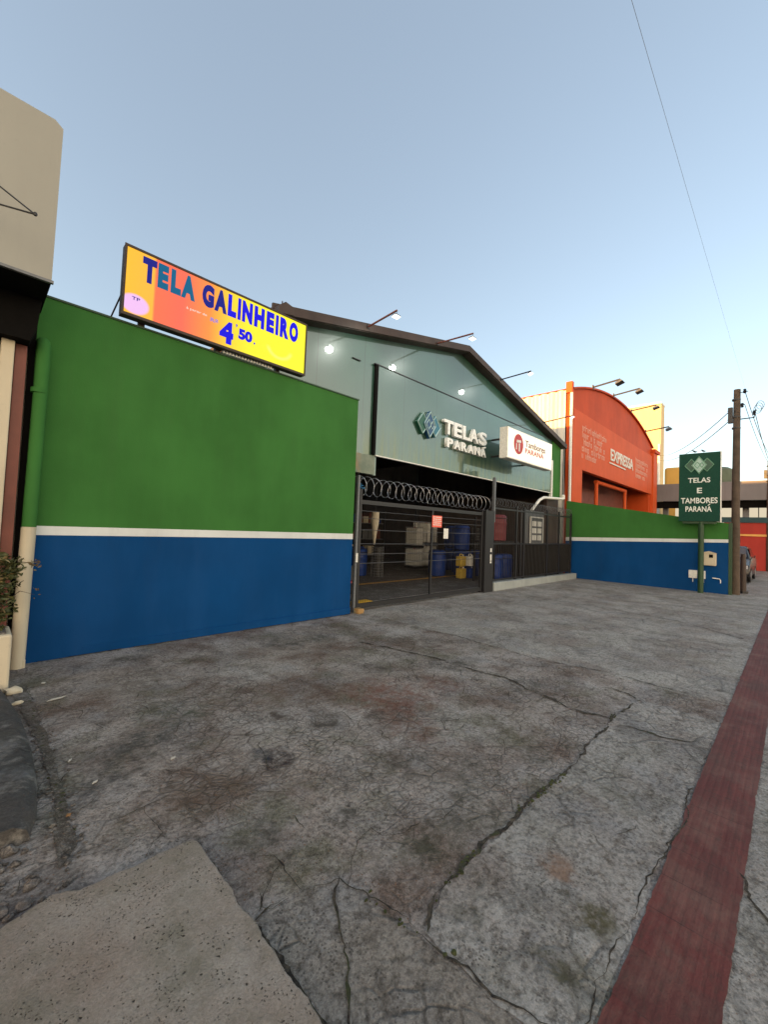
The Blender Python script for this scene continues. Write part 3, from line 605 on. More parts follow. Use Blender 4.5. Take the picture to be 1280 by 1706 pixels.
# rust stain on lower-left cladding block
m = MB(); m.box(5.3, 6.12, 6.455, 6.498, 2.755, 3.16); k = NT('stained_pale_panel')
c = k.mix(k.ramp(k.noise(4, None, 6, .6), .4, .6), (.20, .23, .17, 1), (.13, .17, .12, 1)); x, y, z = k.sep()
c = k.mix(k.ma('MULTIPLY', k.ramp(x, 5.75, 5.5), k.ramp(k.noise(5), .4, .55)), c, (.34, .20, .07, 1)); M['stain'] = k.fin(c, .5)
m.build('stained_panel', M['stain'], wh)
# roof-corner fitting behind the LED sign
rc = empty('roof_vent', (3.55, 6.4, 5.5), 'small brown box vent on the roof corner just behind the lit screen', 'vent')
m = MB(); m.prism([(3.42, 5.10), (3.70, 5.16), (3.70, 5.30), (3.54, 5.34), (3.42, 5.24)], 'y', 6.05, 6.237); m.build('housing', M['brown'], rc, bevel=.01)
m = MB(); m.tube([(3.52, 6.14, 5.32), (3.52, 6.14, 5.37)], .010, 6); m.build('stub', M['brown'], rc)
# 3-D letters
sg = empty('raised_shop_lettering', (8.9, 6.4, 3.8), 'raised white shop lettering TELAS PARANÁ with a green and blue emblem on the cladding', 'sign')
LW = plain('white_letter_acrylic', (.82, .84, .82), .4)
for ch, a_, b_ in (('T', 8.42, 8.82), ('E', 8.86, 9.22), ('L', 9.27, 9.60), ('A', 9.60, 10.03), ('S', 10.08, 10.48)):
    fit_text('letter', ch, LW, sg, a_, b_, 4.10, 4.47, 6.385, '-y', .09, .035)
for i, ch in enumerate('PARANA'):
    a_ = 8.56+i*.325; fit_text('letter', ch, LW, sg, a_, a_+.275, 3.77, 4.01, 6.385, '-y', .09, .04)
m = MB(); m.prism([(10.33, 4.025), (10.38, 4.025), (10.42, 4.07), (10.36, 4.07)], 'y', 6.32, 6.43); m.build('accent', LW, sg)
def dia(cx, cz, a, b): return [(cx-a, cz), (cx, cz-b), (cx+a, cz), (cx, cz+b)]
def logo(parent, cx, cz, s, y0, y1, mats, face='y', yc=0):
    def pr(m, pts, a, b):
        if face == 'y': m.prism(pts, 'y', a, b)
        else: m.prism([(yc-(p[0]-cx), p[1]) for p in pts], 'x', a, b)
    m = MB(); pr(m, dia(cx-.55*s, cz, .5*s, .62*s), y0, y1); m.build('emblem_left', mats[0], parent)
    m = MB(); pr(m, dia(cx+.55*s, cz, .5*s, .62*s), y0, y1); m.build('emblem_right', mats[1], parent)
    d = (y1-y0)*.25+.006; m = MB(); pr(m, dia(cx, cz, .55*s, .78*s), y0-d, y1); m.build('emblem_centre', mats[2], parent)
    m = MB()
    def outl(cx_, a, b, yy, r):
        P = dia(cx_, cz, a, b); P = P+P[:1]
        for p, q in zip(P, P[1:]):
            if face == 'y': m.tube([(p[0], yy, p[1]), (q[0], yy, q[1])], r, 4)
            else: m.tube([(yy, yc-(p[0]-cx), p[1]), (yy, yc-(q[0]-cx), q[1])], r, 4)
    outl(cx-.55*s, .46*s, .57*s, y0, .035*s); outl(cx+.55*s, .46*s, .57*s, y0, .035*s)
    outl(cx, .5*s, .72*s, y0-d, .035*s); outl(cx-.12*s, .2*s, .28*s, y0-d, .03*s); outl(cx+.2*s, .16*s, .22*s, y0-d, .03*s)
    m.build('emblem_outline', mats[3], parent)
logo(sg, 7.84, 4.19, .44, 6.36, 6.43, (plain('emblem_green', (.01, .09, .055), .4), plain('emblem_teal', (.02, .15, .22), .4), plain('emblem_navy', (.01, .06, .15), .4), plain('emblem_rim', (.28, .42, .42), .4)))
# white sign box
bx = empty('sign_box', (11.8, 5.7, 4.1), 'white box sign with red round emblem, TAMBORES PARANÁ, jutting out at right of the fascia', 'sign')
k = NT('white_acrylic_added_glow'); c_ = (.80, .76, .60, 1); k.put(k.b.inputs['Emission Color'], c4((.75, .72, .54))); k.b.inputs['Emission Strength'].default_value = .95/2**EXPO; M['boxw'] = k.fin(c_, .4)  # emission stands in for floodlight falling on the face
m = MB(); m.box(10.35, 13.30, 5.62, 5.86, 3.70, 4.57); m.build('cabinet', M['whitepl'], bx, bevel=.008)
m = MB(); m.box(10.38, 13.27, 5.612, 5.619, 3.73, 4.54); m.build('face', M['boxw'], bx)
RD = plain('red_vinyl', (.50, .03, .025), .5); RB = plain('brown_vinyl', (.20, .05, .035), .5)
m = MB(); m.prism([(10.98+.28*math.cos(a*math.pi/16), 4.17+.29*math.sin(a*math.pi/16)) for a in range(32)], 'y', 5.605, 5.611); m.build('round_emblem', RD, bx)
m = MB(); m.prism([(10.84, 4.2), (11.12, 4.23), (11.12, 4.3), (10.86, 4.28)], 'y', 5.6, 5.604); m.prism([(10.98, 3.97), (11.05, 3.97), (11.05, 4.2), (10.98, 4.2)], 'y', 5.6, 5.604); m.prism([(10.82, 4.0), (10.87, 4.0), (10.87, 4.18), (10.82, 4.18)], 'y', 5.6, 5.604); m.build('emblem_mark', M['whitepl'], bx)
fit_text('lettering', 'Tambores', RB, bx, 11.4, 12.75, 4.17, 4.36, 5.608, '-y', .004, .01)
fit_text('lettering', 'PARANA', RD, bx, 11.4, 12.65, 3.98, 4.13, 5.608, '-y', .004, .01)
m = MB(); m.prism([(12.5, 4.14), (12.56, 4.14), (12.6, 4.165), (12.55, 4.165)], 'y', 5.605, 5.611); m.build('accent', RD, bx)
for X in (10.9, 12.8):
    for Z in (3.85, 4.35): MB().box(X, X+.05, 5.86, 6.43, Z, Z+.05).build('bracket', M['dark'], bx)

# ------------------------------------------------------------------ lamps on arms
def arm_lamp(name, base, tip, drop, label, group, lit=True, matarm=None, s=.62, tilt=-20):
    e = empty(name, base, label, 'lamp', group); b = Vector(base); t = Vector(tip)
    m = MB(); m.tube([b, t], .024*max(s, .8), 8); m.build('arm', matarm or M['armgrey'], e)
    m = MB(); m.box(b.x-.05*s, b.x+.05*s, b.y-.01, b.y+.02, b.z-.06*s, b.z+.06*s); m.build('wall_plate', M['dark'], e)
    m = MB(); c = t+Vector((0, .02, -drop)); m.tube([t, t+Vector((0, 0, -drop*.5)), c+Vector((0, 0, .02))], .008*s, 6); m.build('hanger', M['greysteel'], e)
    # floodlight head: box tilted toward the wall
    Mr = Matrix.Translation(c) @ Matrix.Rotation(R(tilt), 4, 'X')
    m = MB(); m.add([(-.10*s, -.07*s, .03*s), (.10*s, -.07*s, .03*s), (.10*s, .07*s, .03*s), (-.10*s, .07*s, .03*s), (-.13*s, -.10*s, -.03*s), (.13*s, -.10*s, -.03*s), (.13*s, .10*s, -.03*s), (-.13*s, .10*s, -.03*s)],
                   [(0, 1, 2, 3), (7, 6, 5, 4), (0, 4, 5, 1), (1, 5, 6, 2), (2, 6, 7, 3), (3, 7, 4, 0)])
    m.build('head', M['greysteel'], e, bevel=.006, M=Mr)
    m = MB(); m.box(-.115*s, .115*s, -.085*s, .085*s, -.036*s, -.031*s); m.build('lens', M['lamp'] if lit else M['lens'], e, M=Mr)
    if lit:
        l = bpy.data.lights.new('lamp_light', 'SPOT'); l.energy = 9; l.color = (.95, 1, .9); l.spot_size = R(130); l.shadow_soft_size = .08; l.spot_blend = .8
        lo = bpy.data.objects.new('lamp_light', l); COL.objects.link(lo); lo.location = c+Vector((0, .03, -.06)); lo.rotation_euler = Vector((0, .75, -.66)).to_track_quat('-Z', 'Y').to_euler(); lo.parent = e; bpy_inv(lo, e)
    return e
M['lamp'] = glow('lamp_light_panel', (1, 1, .86), 5.)
G1 = 'lit floodlights on arms along the green gable'
arm_lamp('arm_floodlight', (5.57, 6.235, 5.74), (5.57, 5.42, 5.80), .10, 'lit floodlight on an arm over the green gable, nearest the yellow screen', G1, matarm=M['tile'], tilt=-6)  # reddish arm colour stands for the low sun on it
arm_lamp('arm_floodlight', (7.87, 6.235, 6.2), (7.87, 5.20, 6.13), .10, 'lit floodlight on an arm just left of the gable peak', G1, matarm=M['tile'], tilt=-6)  # arm reddened likewise, painting in the low sun
arm_lamp('arm_floodlight', (11.0, 6.235, 6.2), (11.0, 5.30, 6.23), .06, 'lit floodlight on an arm just right of the gable peak', G1)
arm_lamp('arm_floodlight', (14.0, 6.235, 5.54), (14.0, 5.25, 5.62), .04, 'lit floodlight on an arm above the white box sign, overlapping the pale corrugated wall', G1)

# ------------------------------------------------------------------ gate + razor wire
gt = empty('sliding_gate', (7.6, 5.95, 0), 'dark barred sliding gate across the loading bay', 'gate')
GX0, GX1 = 5.27, 9.72
m = MB(); m.box(GX0, GX0+.06, 5.92, 5.98, .03, 2.35); m.box(GX1-.06, GX1, 5.92, 5.98, .03, 2.2); m.box(GX0+.06, GX1-.06, 5.925, 5.975, 2.06, 2.14); m.box(GX0+.06, GX1-.06, 5.925, 5.975, .05, .14); m.box(7.53, 7.58, 5.93, 5.97, .14, 2.06); m.build('frame', M['dark'], gt)
for zz in (1.93, 1.79, 1.56, 1.29, 1.09, .91): m = MB(); m.tube([(GX0+.06, 5.95, zz), (7.53, 5.95, zz-.005)], .0065, 6); m.tube([(7.58, 5.95, zz-.005), (GX1-.06, 5.95, zz)], .0065, 6); m.build('rail', M['railgrey'], gt)
m = MB()
for i in range(74):
    X = GX0+.1+i*.0585
    if X < GX1-.07: m.tube([(X, 5.96, .14), (X, 5.96, 2.06)], .0022, 4)
m.build('mesh_infill', M['dark'], gt)
m = MB(); m.box(5.19, 5.24, 5.90, 5.96, 0, 2.6); gp = m.build('gate_post', M['greysteel']); tag(gp, 'slim grey post at the end of the blue wall, left side of the gate', 'post')
m = MB(); m.box(5.17, 5.31, 5.72, 5.86, 0, .09); tag(m.build('gate_stop', M['stain'], bevel=.01), 'small concrete stop block at the foot of the left gate post', 'block')
m = MB(); m.box(5.15, 5.185, 5.82, 5.846, .95, 1.12); tag(m.build('door_buzzer', M['whitepl']), 'small white buzzer at the end of the blue wall', 'buzzer')
gpr = empty('gate_pillar', (9.95, 5.95, 0), 'wide black steel pillar between the sliding gate and the railings', 'post')
m = MB(); m.box(9.76, 10.2, 5.86, 6.04, 0, 2.2); m.build('sheet', M['dark'], gpr)
m = MB(); m.box(10.2, 10.27, 5.88, 5.95, 1.9, 3.14); m.build('upright_tube', M['greysteel'], gpr)
for zz, h_ in ((1.13, .1), (.93, .17), (.80, .05)): m = MB(); m.box(10.02, 10.09, 5.854, 5.86, zz-h_/2, zz+h_/2); m.build('white_sticker', M['whitepl'], gpr)
def coil(x0, x1, yc, zc0, zc1, r, pitch, wr, name, label, parent=None, squash=1.):
    pts = []; n = int((x1-x0)/pitch*26)
    for i in range(n+1):
        t = i/n; a = 2*math.pi*i/26; pts.append((x0+(x1-x0)*t+.015*math.sin(a*.37), yc+r*math.cos(a), zc0+(zc1-zc0)*t+r*squash*math.sin(a)*(1+.05*math.sin(a*.21))))
    m = MB(); m.tube(pts, wr, 5)
    for i in range(0, n, 3):     # barbs
        p = Vector(pts[i]); d = Vector((.02, 0, .0)); q = Vector((0, .01, .014)); m.add([p-d, p+q*.6, p+d, p-q*.6], [(0, 1, 2, 3)])
    return m
rz = coil(5.15, 9.85, 5.93, 2.41, 2.38, .18, .215, .005, '', '').build('razor_wire', M['galv'], smooth=True); tag(rz, 'large loops of razor wire coiled along the top of the sliding gate', 'razor wire')
m = coil(10.3, 15.9, 6.0, 2.48, 2.48, .11, .16, .0035, '', ''); rz2 = m.build('razor_wire', M['greysteel'], smooth=True); tag(rz2, 'fine dim coil of razor wire over the railings right of the gate', 'razor wire')
m = MB(); leaves(m, (5.32, 5.93, 2.42), (.13, .05, .13), 16, .05); tag(m.build('blue_rag', plain('blue_cloth', (.03, .16, .3), .8)), 'torn blue rag caught in the left end of the razor wire', 'rag')
# railings right of the gate
fn = empty('railing', (12.8, 6, 0), 'dark metal railing with a solid black lower sheet on a pale kerb', 'railing')
m = MB(); m.box(10.27, 16.1, 5.98, 6.02, 2.28, 2.33); m.box(10.27, 16.1, 5.98, 6.02, 1.28, 1.32); m.box(10.27, 16.1, 5.98, 6.02, .26, .3)
for X in (11.7, 12.2, 13.9, 14.9, 16.02): m.box(X, X+.06, 5.97, 6.03, .22, 2.45)
m.build('frame', M['dark'], fn)
m = MB()
for i in range(58):
    X = 10.33+i*.1; m.tube([(X, 6, .3), (X, 6, 2.45), (X, 5.97, 2.62)], .006, 4)
m.build('bars', M['dark'], fn)
m = MB(); m.box(12.26, 16.02, 6.03, 6.045, .26, 1.3); m.build('lower_sheet', M['black'], fn)
m = MB(); m.prism([(10.28, 0), (16.35, 0), (16.35, .2), (10.28, .235)], 'y', 5.86, 6.12); kb = m.build('kerb', paint('pale_painted_kerb', (.30, .33, .32), .7, .15, 3, .3, .2), bevel=.01); tag(kb, kind='structure')
# notices on the gate
def notice(x0, x1, z0, z1, mat, linemat, nlines, name, label, cat='sign', y=5.905):
    e = empty(name, ((x0+x1)/2, y, z0), label, cat); MB().box(x0, x1, y-.004, y, z0, z1).build('board', mat, e)
    if nlines:
        m = MB(); h = (z1-z0)/(nlines+1)
        for i in range(nlines):
            zc = z1-h*(i+.8); xx = x0+.03
            while xx < x1-.04: wd = random.uniform(.02, .06); m.box(xx, min(xx+wd, x1-.02), y-.007, y-.0045, zc-h*.22, zc+h*.22); xx += wd+.012
        m.build('printed_lines', linemat, e)
notice(7.50, 7.86, 1.68, 1.95, plain('coral_red_board', (.85, .13, .08), .5), M['whitepl'], 5, 'warning_notice', 'coral red notice with white print hung on the sliding gate')
notice(7.95, 8.13, 1.42, 1.66, M['whitepl'], M['greysteel'], 0, 'paper_notice', 'plain pinkish white sheet beside the coral notice on the gate')
# ------------------------------------------------------------------ goods inside
def tote():
    e = empty('bulk_container', (0, 0, 0), 'white bulk container in a wire cage, bottom of the right stack', 'container', 'white caged bulk containers inside the bay')
    MB().box(-.46, .46, -.42, .42, .14, .94).build('tank', M['whitepl'], e, bevel=.05)
    m = MB()
    for i in range(9):
        X = -.49+i*.1225; m.tube([(X, -.45, .12), (X, -.45, .98)], .009, 4); m.tube([(X, .45, .12), (X, .45, .98)], .009, 4)
    for i in range(8):
        Y = -.45+i*.129; m.tube([(-.49, Y, .12), (-.49, Y, .98)], .009, 4); m.tube([(.49, Y, .12), (.49, Y, .98)], .009, 4)
    for zz in (.13, .4, .7, .98): m.tube([(-.49, -.45, zz), (.49, -.45, zz), (.49, .45, zz), (-.49, .45, zz), (-.49, -.45, zz)], .009, 4)
    m.build('cage', M['galv'], e); MB().box(-.5, .5, -.46, .46, .0, .11).build('pallet', M['dark'], e)
    m = MB(); m.lathe([(.1, 0), (.1, .05)], (0, 0, .94), 14); m.build('cap', M['redpl'], e)
    return e
t0 = tote(); t0.location = (13.95, 11.3, 0); t0.scale = (.78, .8, .98)
lab = ['white bulk container in a wire cage, top of the taller right stack', 'white bulk container at the bottom of the left stack', 'white bulk container at the top of the left stack']
for (p, l) in zip(((13.95, 11.3, .97), (13.2, 11.3, 0), (13.2, 11.3, .86)), lab):
    c_ = copy_tree(t0); c_.location = p; c_['label'] = l
    if 'left' in l: c_.scale = (.46, .7, .86)
def drum(mat):
    e = empty('plastic_drum', (0, 0, 0), 'drum', 'drum', 'plastic drums inside the bay')
    m = MB(); m.lathe([(.26, 0), (.29, .03), (.295, .25), (.3, .28), (.295, .31), (.3, .58), (.305, .61), (.3, .64), (.29, .84), (.25, .89), (.24, .9)], (0, 0, 0), 22); m.build('body', mat, e, smooth=True)
    m = MB(); m.tube([(.305*math.cos(a*math.pi/11), .305*math.sin(a*math.pi/11), .78) for a in range(23)], .012, 5); m.build('ring', M['dark'], e)
    m = MB(); m.lathe([(.03, .9), (.035, .925)], (.13, 0, 0), 10); m.build('bung', M['dark'], e)
    return e
d0 = drum(M['bluepl']); d0.location = (12.9, 8.7, 0); d0['label'] = 'blue drum standing directly behind the yellow jerrycans'
DR = [((11.95, 9.1, 0), 'blue drum left of the one behind the jerrycans'), ((13.45, 8.35, 0), 'blue drum right of the yellow jerrycans by the pillar'), ((13.6, 9.3, 0), 'blue drum in the second row behind the jerrycans'),
      ((12.4, 9.5, 0), 'blue drum of the second row seen between two front drums'), ((14.4, 9.0, 0), 'blue drum hard behind the black gate pillar'), ((9.3, 10.4, 0), 'dim blue drum alone left of the white containers'),
      ((12.2, 7.0, 0), 'bright blue drum behind the railing next to the pillar'), ((12.95, 7.05, 0), 'second bright blue drum behind the railing, right of the first')]
for p, l in DR: c_ = copy_tree(d0); c_.location = p; c_['label'] = l
rd = drum(plain('dull_red_plastic', (.14, .012, .018), .6)); rd.location = (12.25, 7.0, 1.35); rd['label'] = 'dark red drum on the upper rack behind the railing'; rd.scale = (1.2, 1.2, .95)
rk = empty('storage_rack', (12.6, 7.1, 0), 'dark steel rack carrying the red drum above the blue drums', 'rack')
m = MB(); m.box(11.75, 13.4, 6.72, 7.5, 1.28, 1.34); m.build('shelf', M['dark'], rk)
for X in (11.75, 13.34):
    for Y in (6.72, 7.44): MB().box(X, X+.06, Y, Y+.06, 0, 2.1 if Y > 7 else 1.28).build('leg', M['dark'], rk)
DR2 = [((12.9, 8.75, .93), 'blue drum stacked on the one behind the jerrycans'), ((13.6, 9.3, .93), 'blue drum stacked in the second row nearest the pillar'), ((10.2, 11.5, 0), 'dim blue drum in the shade left of the containers'),
       ((14.3, 10.2, 0), 'blue drum in the third row behind the coral notice'), ((14.3, 10.2, .93), 'upper drum of the third row behind the coral notice'), ((8.2, 11.2, 0), 'dim blue drum at the far left of the bay'), ((8.9, 11.6, 0), 'second dim blue drum at the far left of the bay')]
for p, l in DR2: c_ = copy_tree(d0); c_.location = p; c_['label'] = l
GR = 'rolls of wire mesh standing in the bay'
def roll(x_, y_, h_, r_, label):
    e = empty('mesh_roll', (x_, y_, 0), label, 'wire roll', GR)
    m = MB(); pts = []
    for i in range(0*8): a = i/8*math.pi*2/1.0; rr = r_*(.5+.5*i/112); pts.append((x_+rr*math.cos(a*.8), y_+rr*math.sin(a*.8), h_*(.04+.92*((i*7) % 112)/112)))
    for kz in range(12): m.tube([(x_+r_*math.cos(a*math.pi/8), y_+r_*math.sin(a*math.pi/8), h_*(.03+.94*kz/11)) for a in range(17)], .008, 4)
    for a in range(16): m.tube([(x_+r_*math.cos(a*math.pi/8), y_+r_*math.sin(a*math.pi/8), .01), (x_+r_*math.cos(a*math.pi/8), y_+r_*math.sin(a*math.pi/8), h_)], .006, 4)
    m.build('mesh', M['greysteel'], e); m = MB(); m.lathe([(r_*.8, .01), (r_*.8, h_*.97)], (x_, y_, 0), 14); m.build('core', M['dark'], e, smooth=True)
for a in ((7.2, 9.6, 1.5, .2, 'tall roll of wire mesh at the far left inside the bay'), (7.75, 9.9, 1.2, .22, 'shorter roll of wire mesh next to the tall one'), (9.6, 9.8, 1.0, .2, 'short roll of wire mesh left of the white containers'), (15.3, 9.6, 1.8, .22, 'tall roll of wire mesh behind the gate pillar')): roll(*a)
for (X, Y, l) in ((8.8, 13.2, 'dark shelving with boxes deep in the bay on the left'), (12.2, 13.6, 'dark shelving with boxes deep in the bay on the right')):
    e = empty('shelving', (X, Y, 0), l, 'shelving')
    for dx in (-1.2, 1.2):
        for dy in (-.3, .3): MB().box(X+dx-.03, X+dx+.03, Y+dy-.03, Y+dy+.03, 0, 2.4).build('upright', M['dark'], e)
    for zz in (.4, 1.1, 1.8):
        MB().box(X-1.17, X+1.17, Y-.27, Y+.27, zz, zz+.03).build('shelf', M['greysteel'], e)
        xx = X-1.1
        while xx < X+.9:
            wd = random.uniform(.2, .42); q = MB().box(xx, xx+wd, Y-.2, Y+.2, zz+.03, zz+random.uniform(.2, .5)).build('stored_box', random.choice((M['bluepl'], M['cream'], M['tile'], M['dark'], M['greysteel'], M['galv'])), e); xx += wd+.05
def jug(x_, y_, z_, mat, label):
    e = empty('jerrycan', (x_, y_, z_), label, 'jerrycan', 'jerrycans on the bay floor')
    m = MB(); m.box(x_-.15, x_+.15, y_-.12, y_+.12, z_, z_+.34); m.build('body', mat, e, bevel=.03)
    m = MB(); m.tube([(x_-.09, y_, z_+.33), (x_-.07, y_, z_+.41), (x_+.05, y_, z_+.41), (x_+.07, y_, z_+.33)], .018, 6); m.build('handle', mat, e)
    m = MB(); m.lathe([(.03, 0), (.03, .05)], (x_+.11, y_, z_+.34), 10); m.build('cap', M['whitepl'], e)
jug(12.05, 8.15, 0, M['yellowpl'], 'yellow jerrycan on the floor, bottom left of the small pile'); jug(12.42, 8.05, 0, M['bluepl'], 'blue jerrycan on the floor next to the yellow one')
jug(12.02, 8.15, .42, M['yellowpl'], 'yellow jerrycan on top of the small pile'); jug(12.42, 8.05, .42, M['whitepl'], 'white jerrycan on top, right of the upper yellow one')
e = empty('hanging_cloth', (8.0, 8.6, 2.3), 'limp cream cloth hanging inside the bay on the left', 'cloth')
m = MB(); m.tube([(7.9, 8.2, 2.05), (7.88, 8.2, 1.8), (7.9, 8.22, 1.5), (7.88, 8.2, 1.15)], [.10, .12, .07, .02], 10); m.build('cloth', M['cream'], e, smooth=True)
m = MB(); m.tube([(7.9, 8.2, 2.05), (7.9, 8.2, 5.8)], .006, 5); m.build('cord', M['dark'], e)
e = empty('bucket', (6.6, 7.6, 0), 'dark bucket with an orange band on the bay floor at left', 'bucket')
m = MB(); m.lathe([(.14, 0), (.17, .3), (.18, .31)], (6.6, 7.6, .35), 16); m.build('body', M['greysteel'], e, smooth=True); m = MB(); m.lathe([(.16, .0), (.155, .05)], (6.6, 7.6, .27), 16); m.build('band', M['redpl'], e); m = MB(); m.lathe([(.15, 0), (.13, .27)], (6.6, 7.6, 0), 12); m.build('stand', M['dark'], e)
m = MB(); m.prism([(5.55, 6.2), (6.0, 6.2), (6.0, 6.42), (5.55, 6.42)], 'z', .0, .1); tag(m.build('wheel_stop', plain('yellow_stop_paint', (.62, .36, .03), .6), bevel=.02), 'yellow painted wheel stop just inside the gate', 'wheel stop')
e = empty('notice_window', (14.4, 6.6, 1.2), 'white framed panel of notices behind the right railing', 'window')
m = MB(); m.box(14.0, 14.95, 6.6, 6.63, 1.3, 2.2); m.build('pane', M['greysteel'], e); m = MB(); m.box(13.96, 14.0, 6.58, 6.64, 1.3, 2.2); m.box(14.95, 14.99, 6.58, 6.64, 1.3, 2.2); m.box(13.96, 14.99, 6.58, 6.64, 2.2, 2.24); m.box(13.96, 14.99, 6.58, 6.64, 1.26, 1.3); m.build('frame', M['whitepl'], e)
m = MB()
for i in range(3):
    for j_ in range(2): m.box(14.08+j_*.42, 14.4+j_*.42, 6.585, 6.597, 1.4+i*.25, 1.58+i*.25)
m.build('papers', M['whitepl'], e)
e = empty('gate_office_wall', (14.2, 6.8, 0), 'dark grey partition wall behind the right railing', 'wall'); MB().box(13.5, 15.19, 6.66, 6.74, 0, 2.45).build('panel', M['greysteel'], e)
e = empty('white_pipe', (15.5, 6.3, 3), 'white elbowed rain pipe under the dark green corner', 'pipe')
m = MB(); m.tube([(15.95, 6.28, 3.02), (15.9, 6.28, 3.0), (14.25, 6.28, 2.92), (13.9, 6.28, 2.80), (13.35, 6.28, 2.42)], .05, 10); m.build('pipe', M['whitepl'], e, smooth=True)
m = MB(); m.lathe([(.065, 0), (.065, .14), (.03, .17)], (15.98, 6.28, 3.0), 12); m.build('trap', M['whitepl'], e, smooth=True)
m = MB(); m.tube([(16.05, 6.3, 2.45), (16.05, 6.3, 3.0)], .02, 6); m.tube([(16.1, 6.34, 3.1), (16.1, 6.34, 5.1)], .03, 6); m.build('riser', M['greysteel'], e)

# ================================================================== FAR WALL + SIGN
fw = empty('side_wall', (16.5, 3.8, 0), 'stepped green over blue wall with a white stripe, right of the railings', 'wall')
Y0, Y1 = 1.44, 6.35
def zt(y_): return 2.18+(y_-1.44)*(2.96-2.18)/(6.23-1.44)
def sb_(y_): return 1.59+(y_-1.44)*(1.42-1.59)/4.75
def stp(y_): return 1.69+(y_-1.44)*(1.56-1.69)/4.75
MB().prism([(Y0, 0), (Y1, 0), (Y1, sb_(Y1)), (Y0, sb_(Y0))], 'x', 16.5, 16.7).build('lower_wall', M['blue'], fw)
MB().prism([(Y0, sb_(Y0)), (Y1, sb_(Y1)), (Y1, stp(Y1)), (Y0, stp(Y0))], 'x', 16.497, 16.7).build('white_stripe', M['white'], fw)
MB().prism([(Y0, stp(Y0)), (Y1, stp(Y1)), (Y1, zt(Y1)), (Y0, zt(Y0))], 'x', 16.5, 16.7).build('upper_wall', M['green'], fw)
MB().box(16.49, 16.72, 1.36, 1.438, 0, 2.2).build('end_pier', M['dgreen'], fw)
ps = empty('pole_sign', (16.1, 2.1, 0), 'green rectangular sign on a post reading TELAS E TAMBORES PARANÁ', 'sign')
MB().box(16.05, 16.24, 1.6, 2.64, 2.22, 4.37).build('cabinet', plain('sign_green', (.008, .055, .036), .6, spec=.15), ps, bevel=.006)
m = MB(); m.box(16.045, 16.245, 1.585, 1.598, 2.2, 4.39); m.build('edge_trim', M['whitepl'], ps)
m = MB(); m.tube([(16.14, 2.07, 0), (16.14, 2.07, 2.215)], .075, 12); m.build('post', M['dgreen'], ps, smooth=True)
MB().box(16.08, 16.2, 1.7, 2.54, 2.15, 2.215).build('bottom_rail', M['dgreen'], ps)
WL = plain('white_vinyl', (.72, .76, .70), .5)
for t_x, a_, b_, z_, h_ in (('TELAS', 2.40, 1.84, 3.43, .16), ('E', 2.17, 2.04, 3.10, .17), ('TAMBORES', 2.58, 1.66, 2.78, .18), ('PARANA', 2.46, 1.80, 2.52, .17)): fit_text('lettering', t_x, WL, ps, a_, b_, z_, z_+h_, 16.046, '-x', .006, .02)
m = MB(); m.prism([(1.87, 2.71), (1.91, 2.71), (1.86, 2.76), (1.83, 2.76)], 'x', 16.04, 16.048); m.build('accent', WL, ps)
LG = plain('emblem_pale_green', (.14, .32, .20), .5)
logo(ps, 0, 3.98, .36, 16.03, 16.049, (M['sg'] if 'sg' in M else plain('emblem_dark_green', (.012, .075, .045), .4), bpy.data.materials['emblem_dark_green'] if 'emblem_dark_green' in bpy.data.materials else LG, plain('emblem_pale', (.35, .5, .45), .5), LG), face='x', yc=2.12)
for yy in (2.24, 2.02):
    b_ = empty('bird', (16.14, yy, 4.37), 'small dark bird perched on the green pole sign, ' + ('left one' if yy > 2.1 else 'right one'), 'bird', 'birds perched on the pole sign')
    m = MB(); m.tube([(16.14, yy-.06, 4.43), (16.14, yy-.02, 4.425), (16.14, yy+.02, 4.44), (16.14, yy+.045, 4.47), (16.14, yy+.065, 4.47), (16.14, yy+.085, 4.465)], [.006, .02, .028, .018, .014, .003], 8)
    m.tube([(16.14, yy, 4.42), (16.14, yy, 4.372)], .003, 4); m.build('body', M['dark'], b_, smooth=True)
mt = empty('meter_box', (16.45, 1.92, .85), 'beige meter box with a dark opening on the blue wall', 'meter box')
m = MB(); m.box(16.40, 16.498, 1.72, 2.10, .85, 1.24); m.build('box', M['cream'], mt, bevel=.02)
m = MB(); m.prism([(1.70, 1.241), (2.12, 1.241), (1.91, 1.30)], 'x', 16.38, 16.498); m.build('hood', M['cream'], mt)
MB().box(16.393, 16.399, 1.80, 1.90, 1.10, 1.20).build('opening', M['black'], mt)
for a_, b_, l in ((2.2, 2.42, 'white junction box on the blue wall just left of the sign post'), (1.99, 2.09, 'narrow white junction box just right of the sign post')):
    e = empty('junction_box', (16.45, (a_+b_)/2, .45), l, 'junction box'); MB().box(16.42, 16.498, a_, b_, .42, .67).build('case', M['whitepl'], e, bevel=.012); MB().box(16.45, 16.47, (a_+b_)/2-.01, (a_+b_)/2+.01, .3, .42).build('cable', M['whitepl'], e)
m = MB(); m.tube([(16.46, 1.82, .47), (16.46, 1.64, .46), (16.46, 1.62, .42), (16.46, 1.62, .33)], .014, 6); tag(m.build('tap_pipe', M['whitepl'], smooth=True), 'small white bent pipe low on the blue wall', 'pipe')

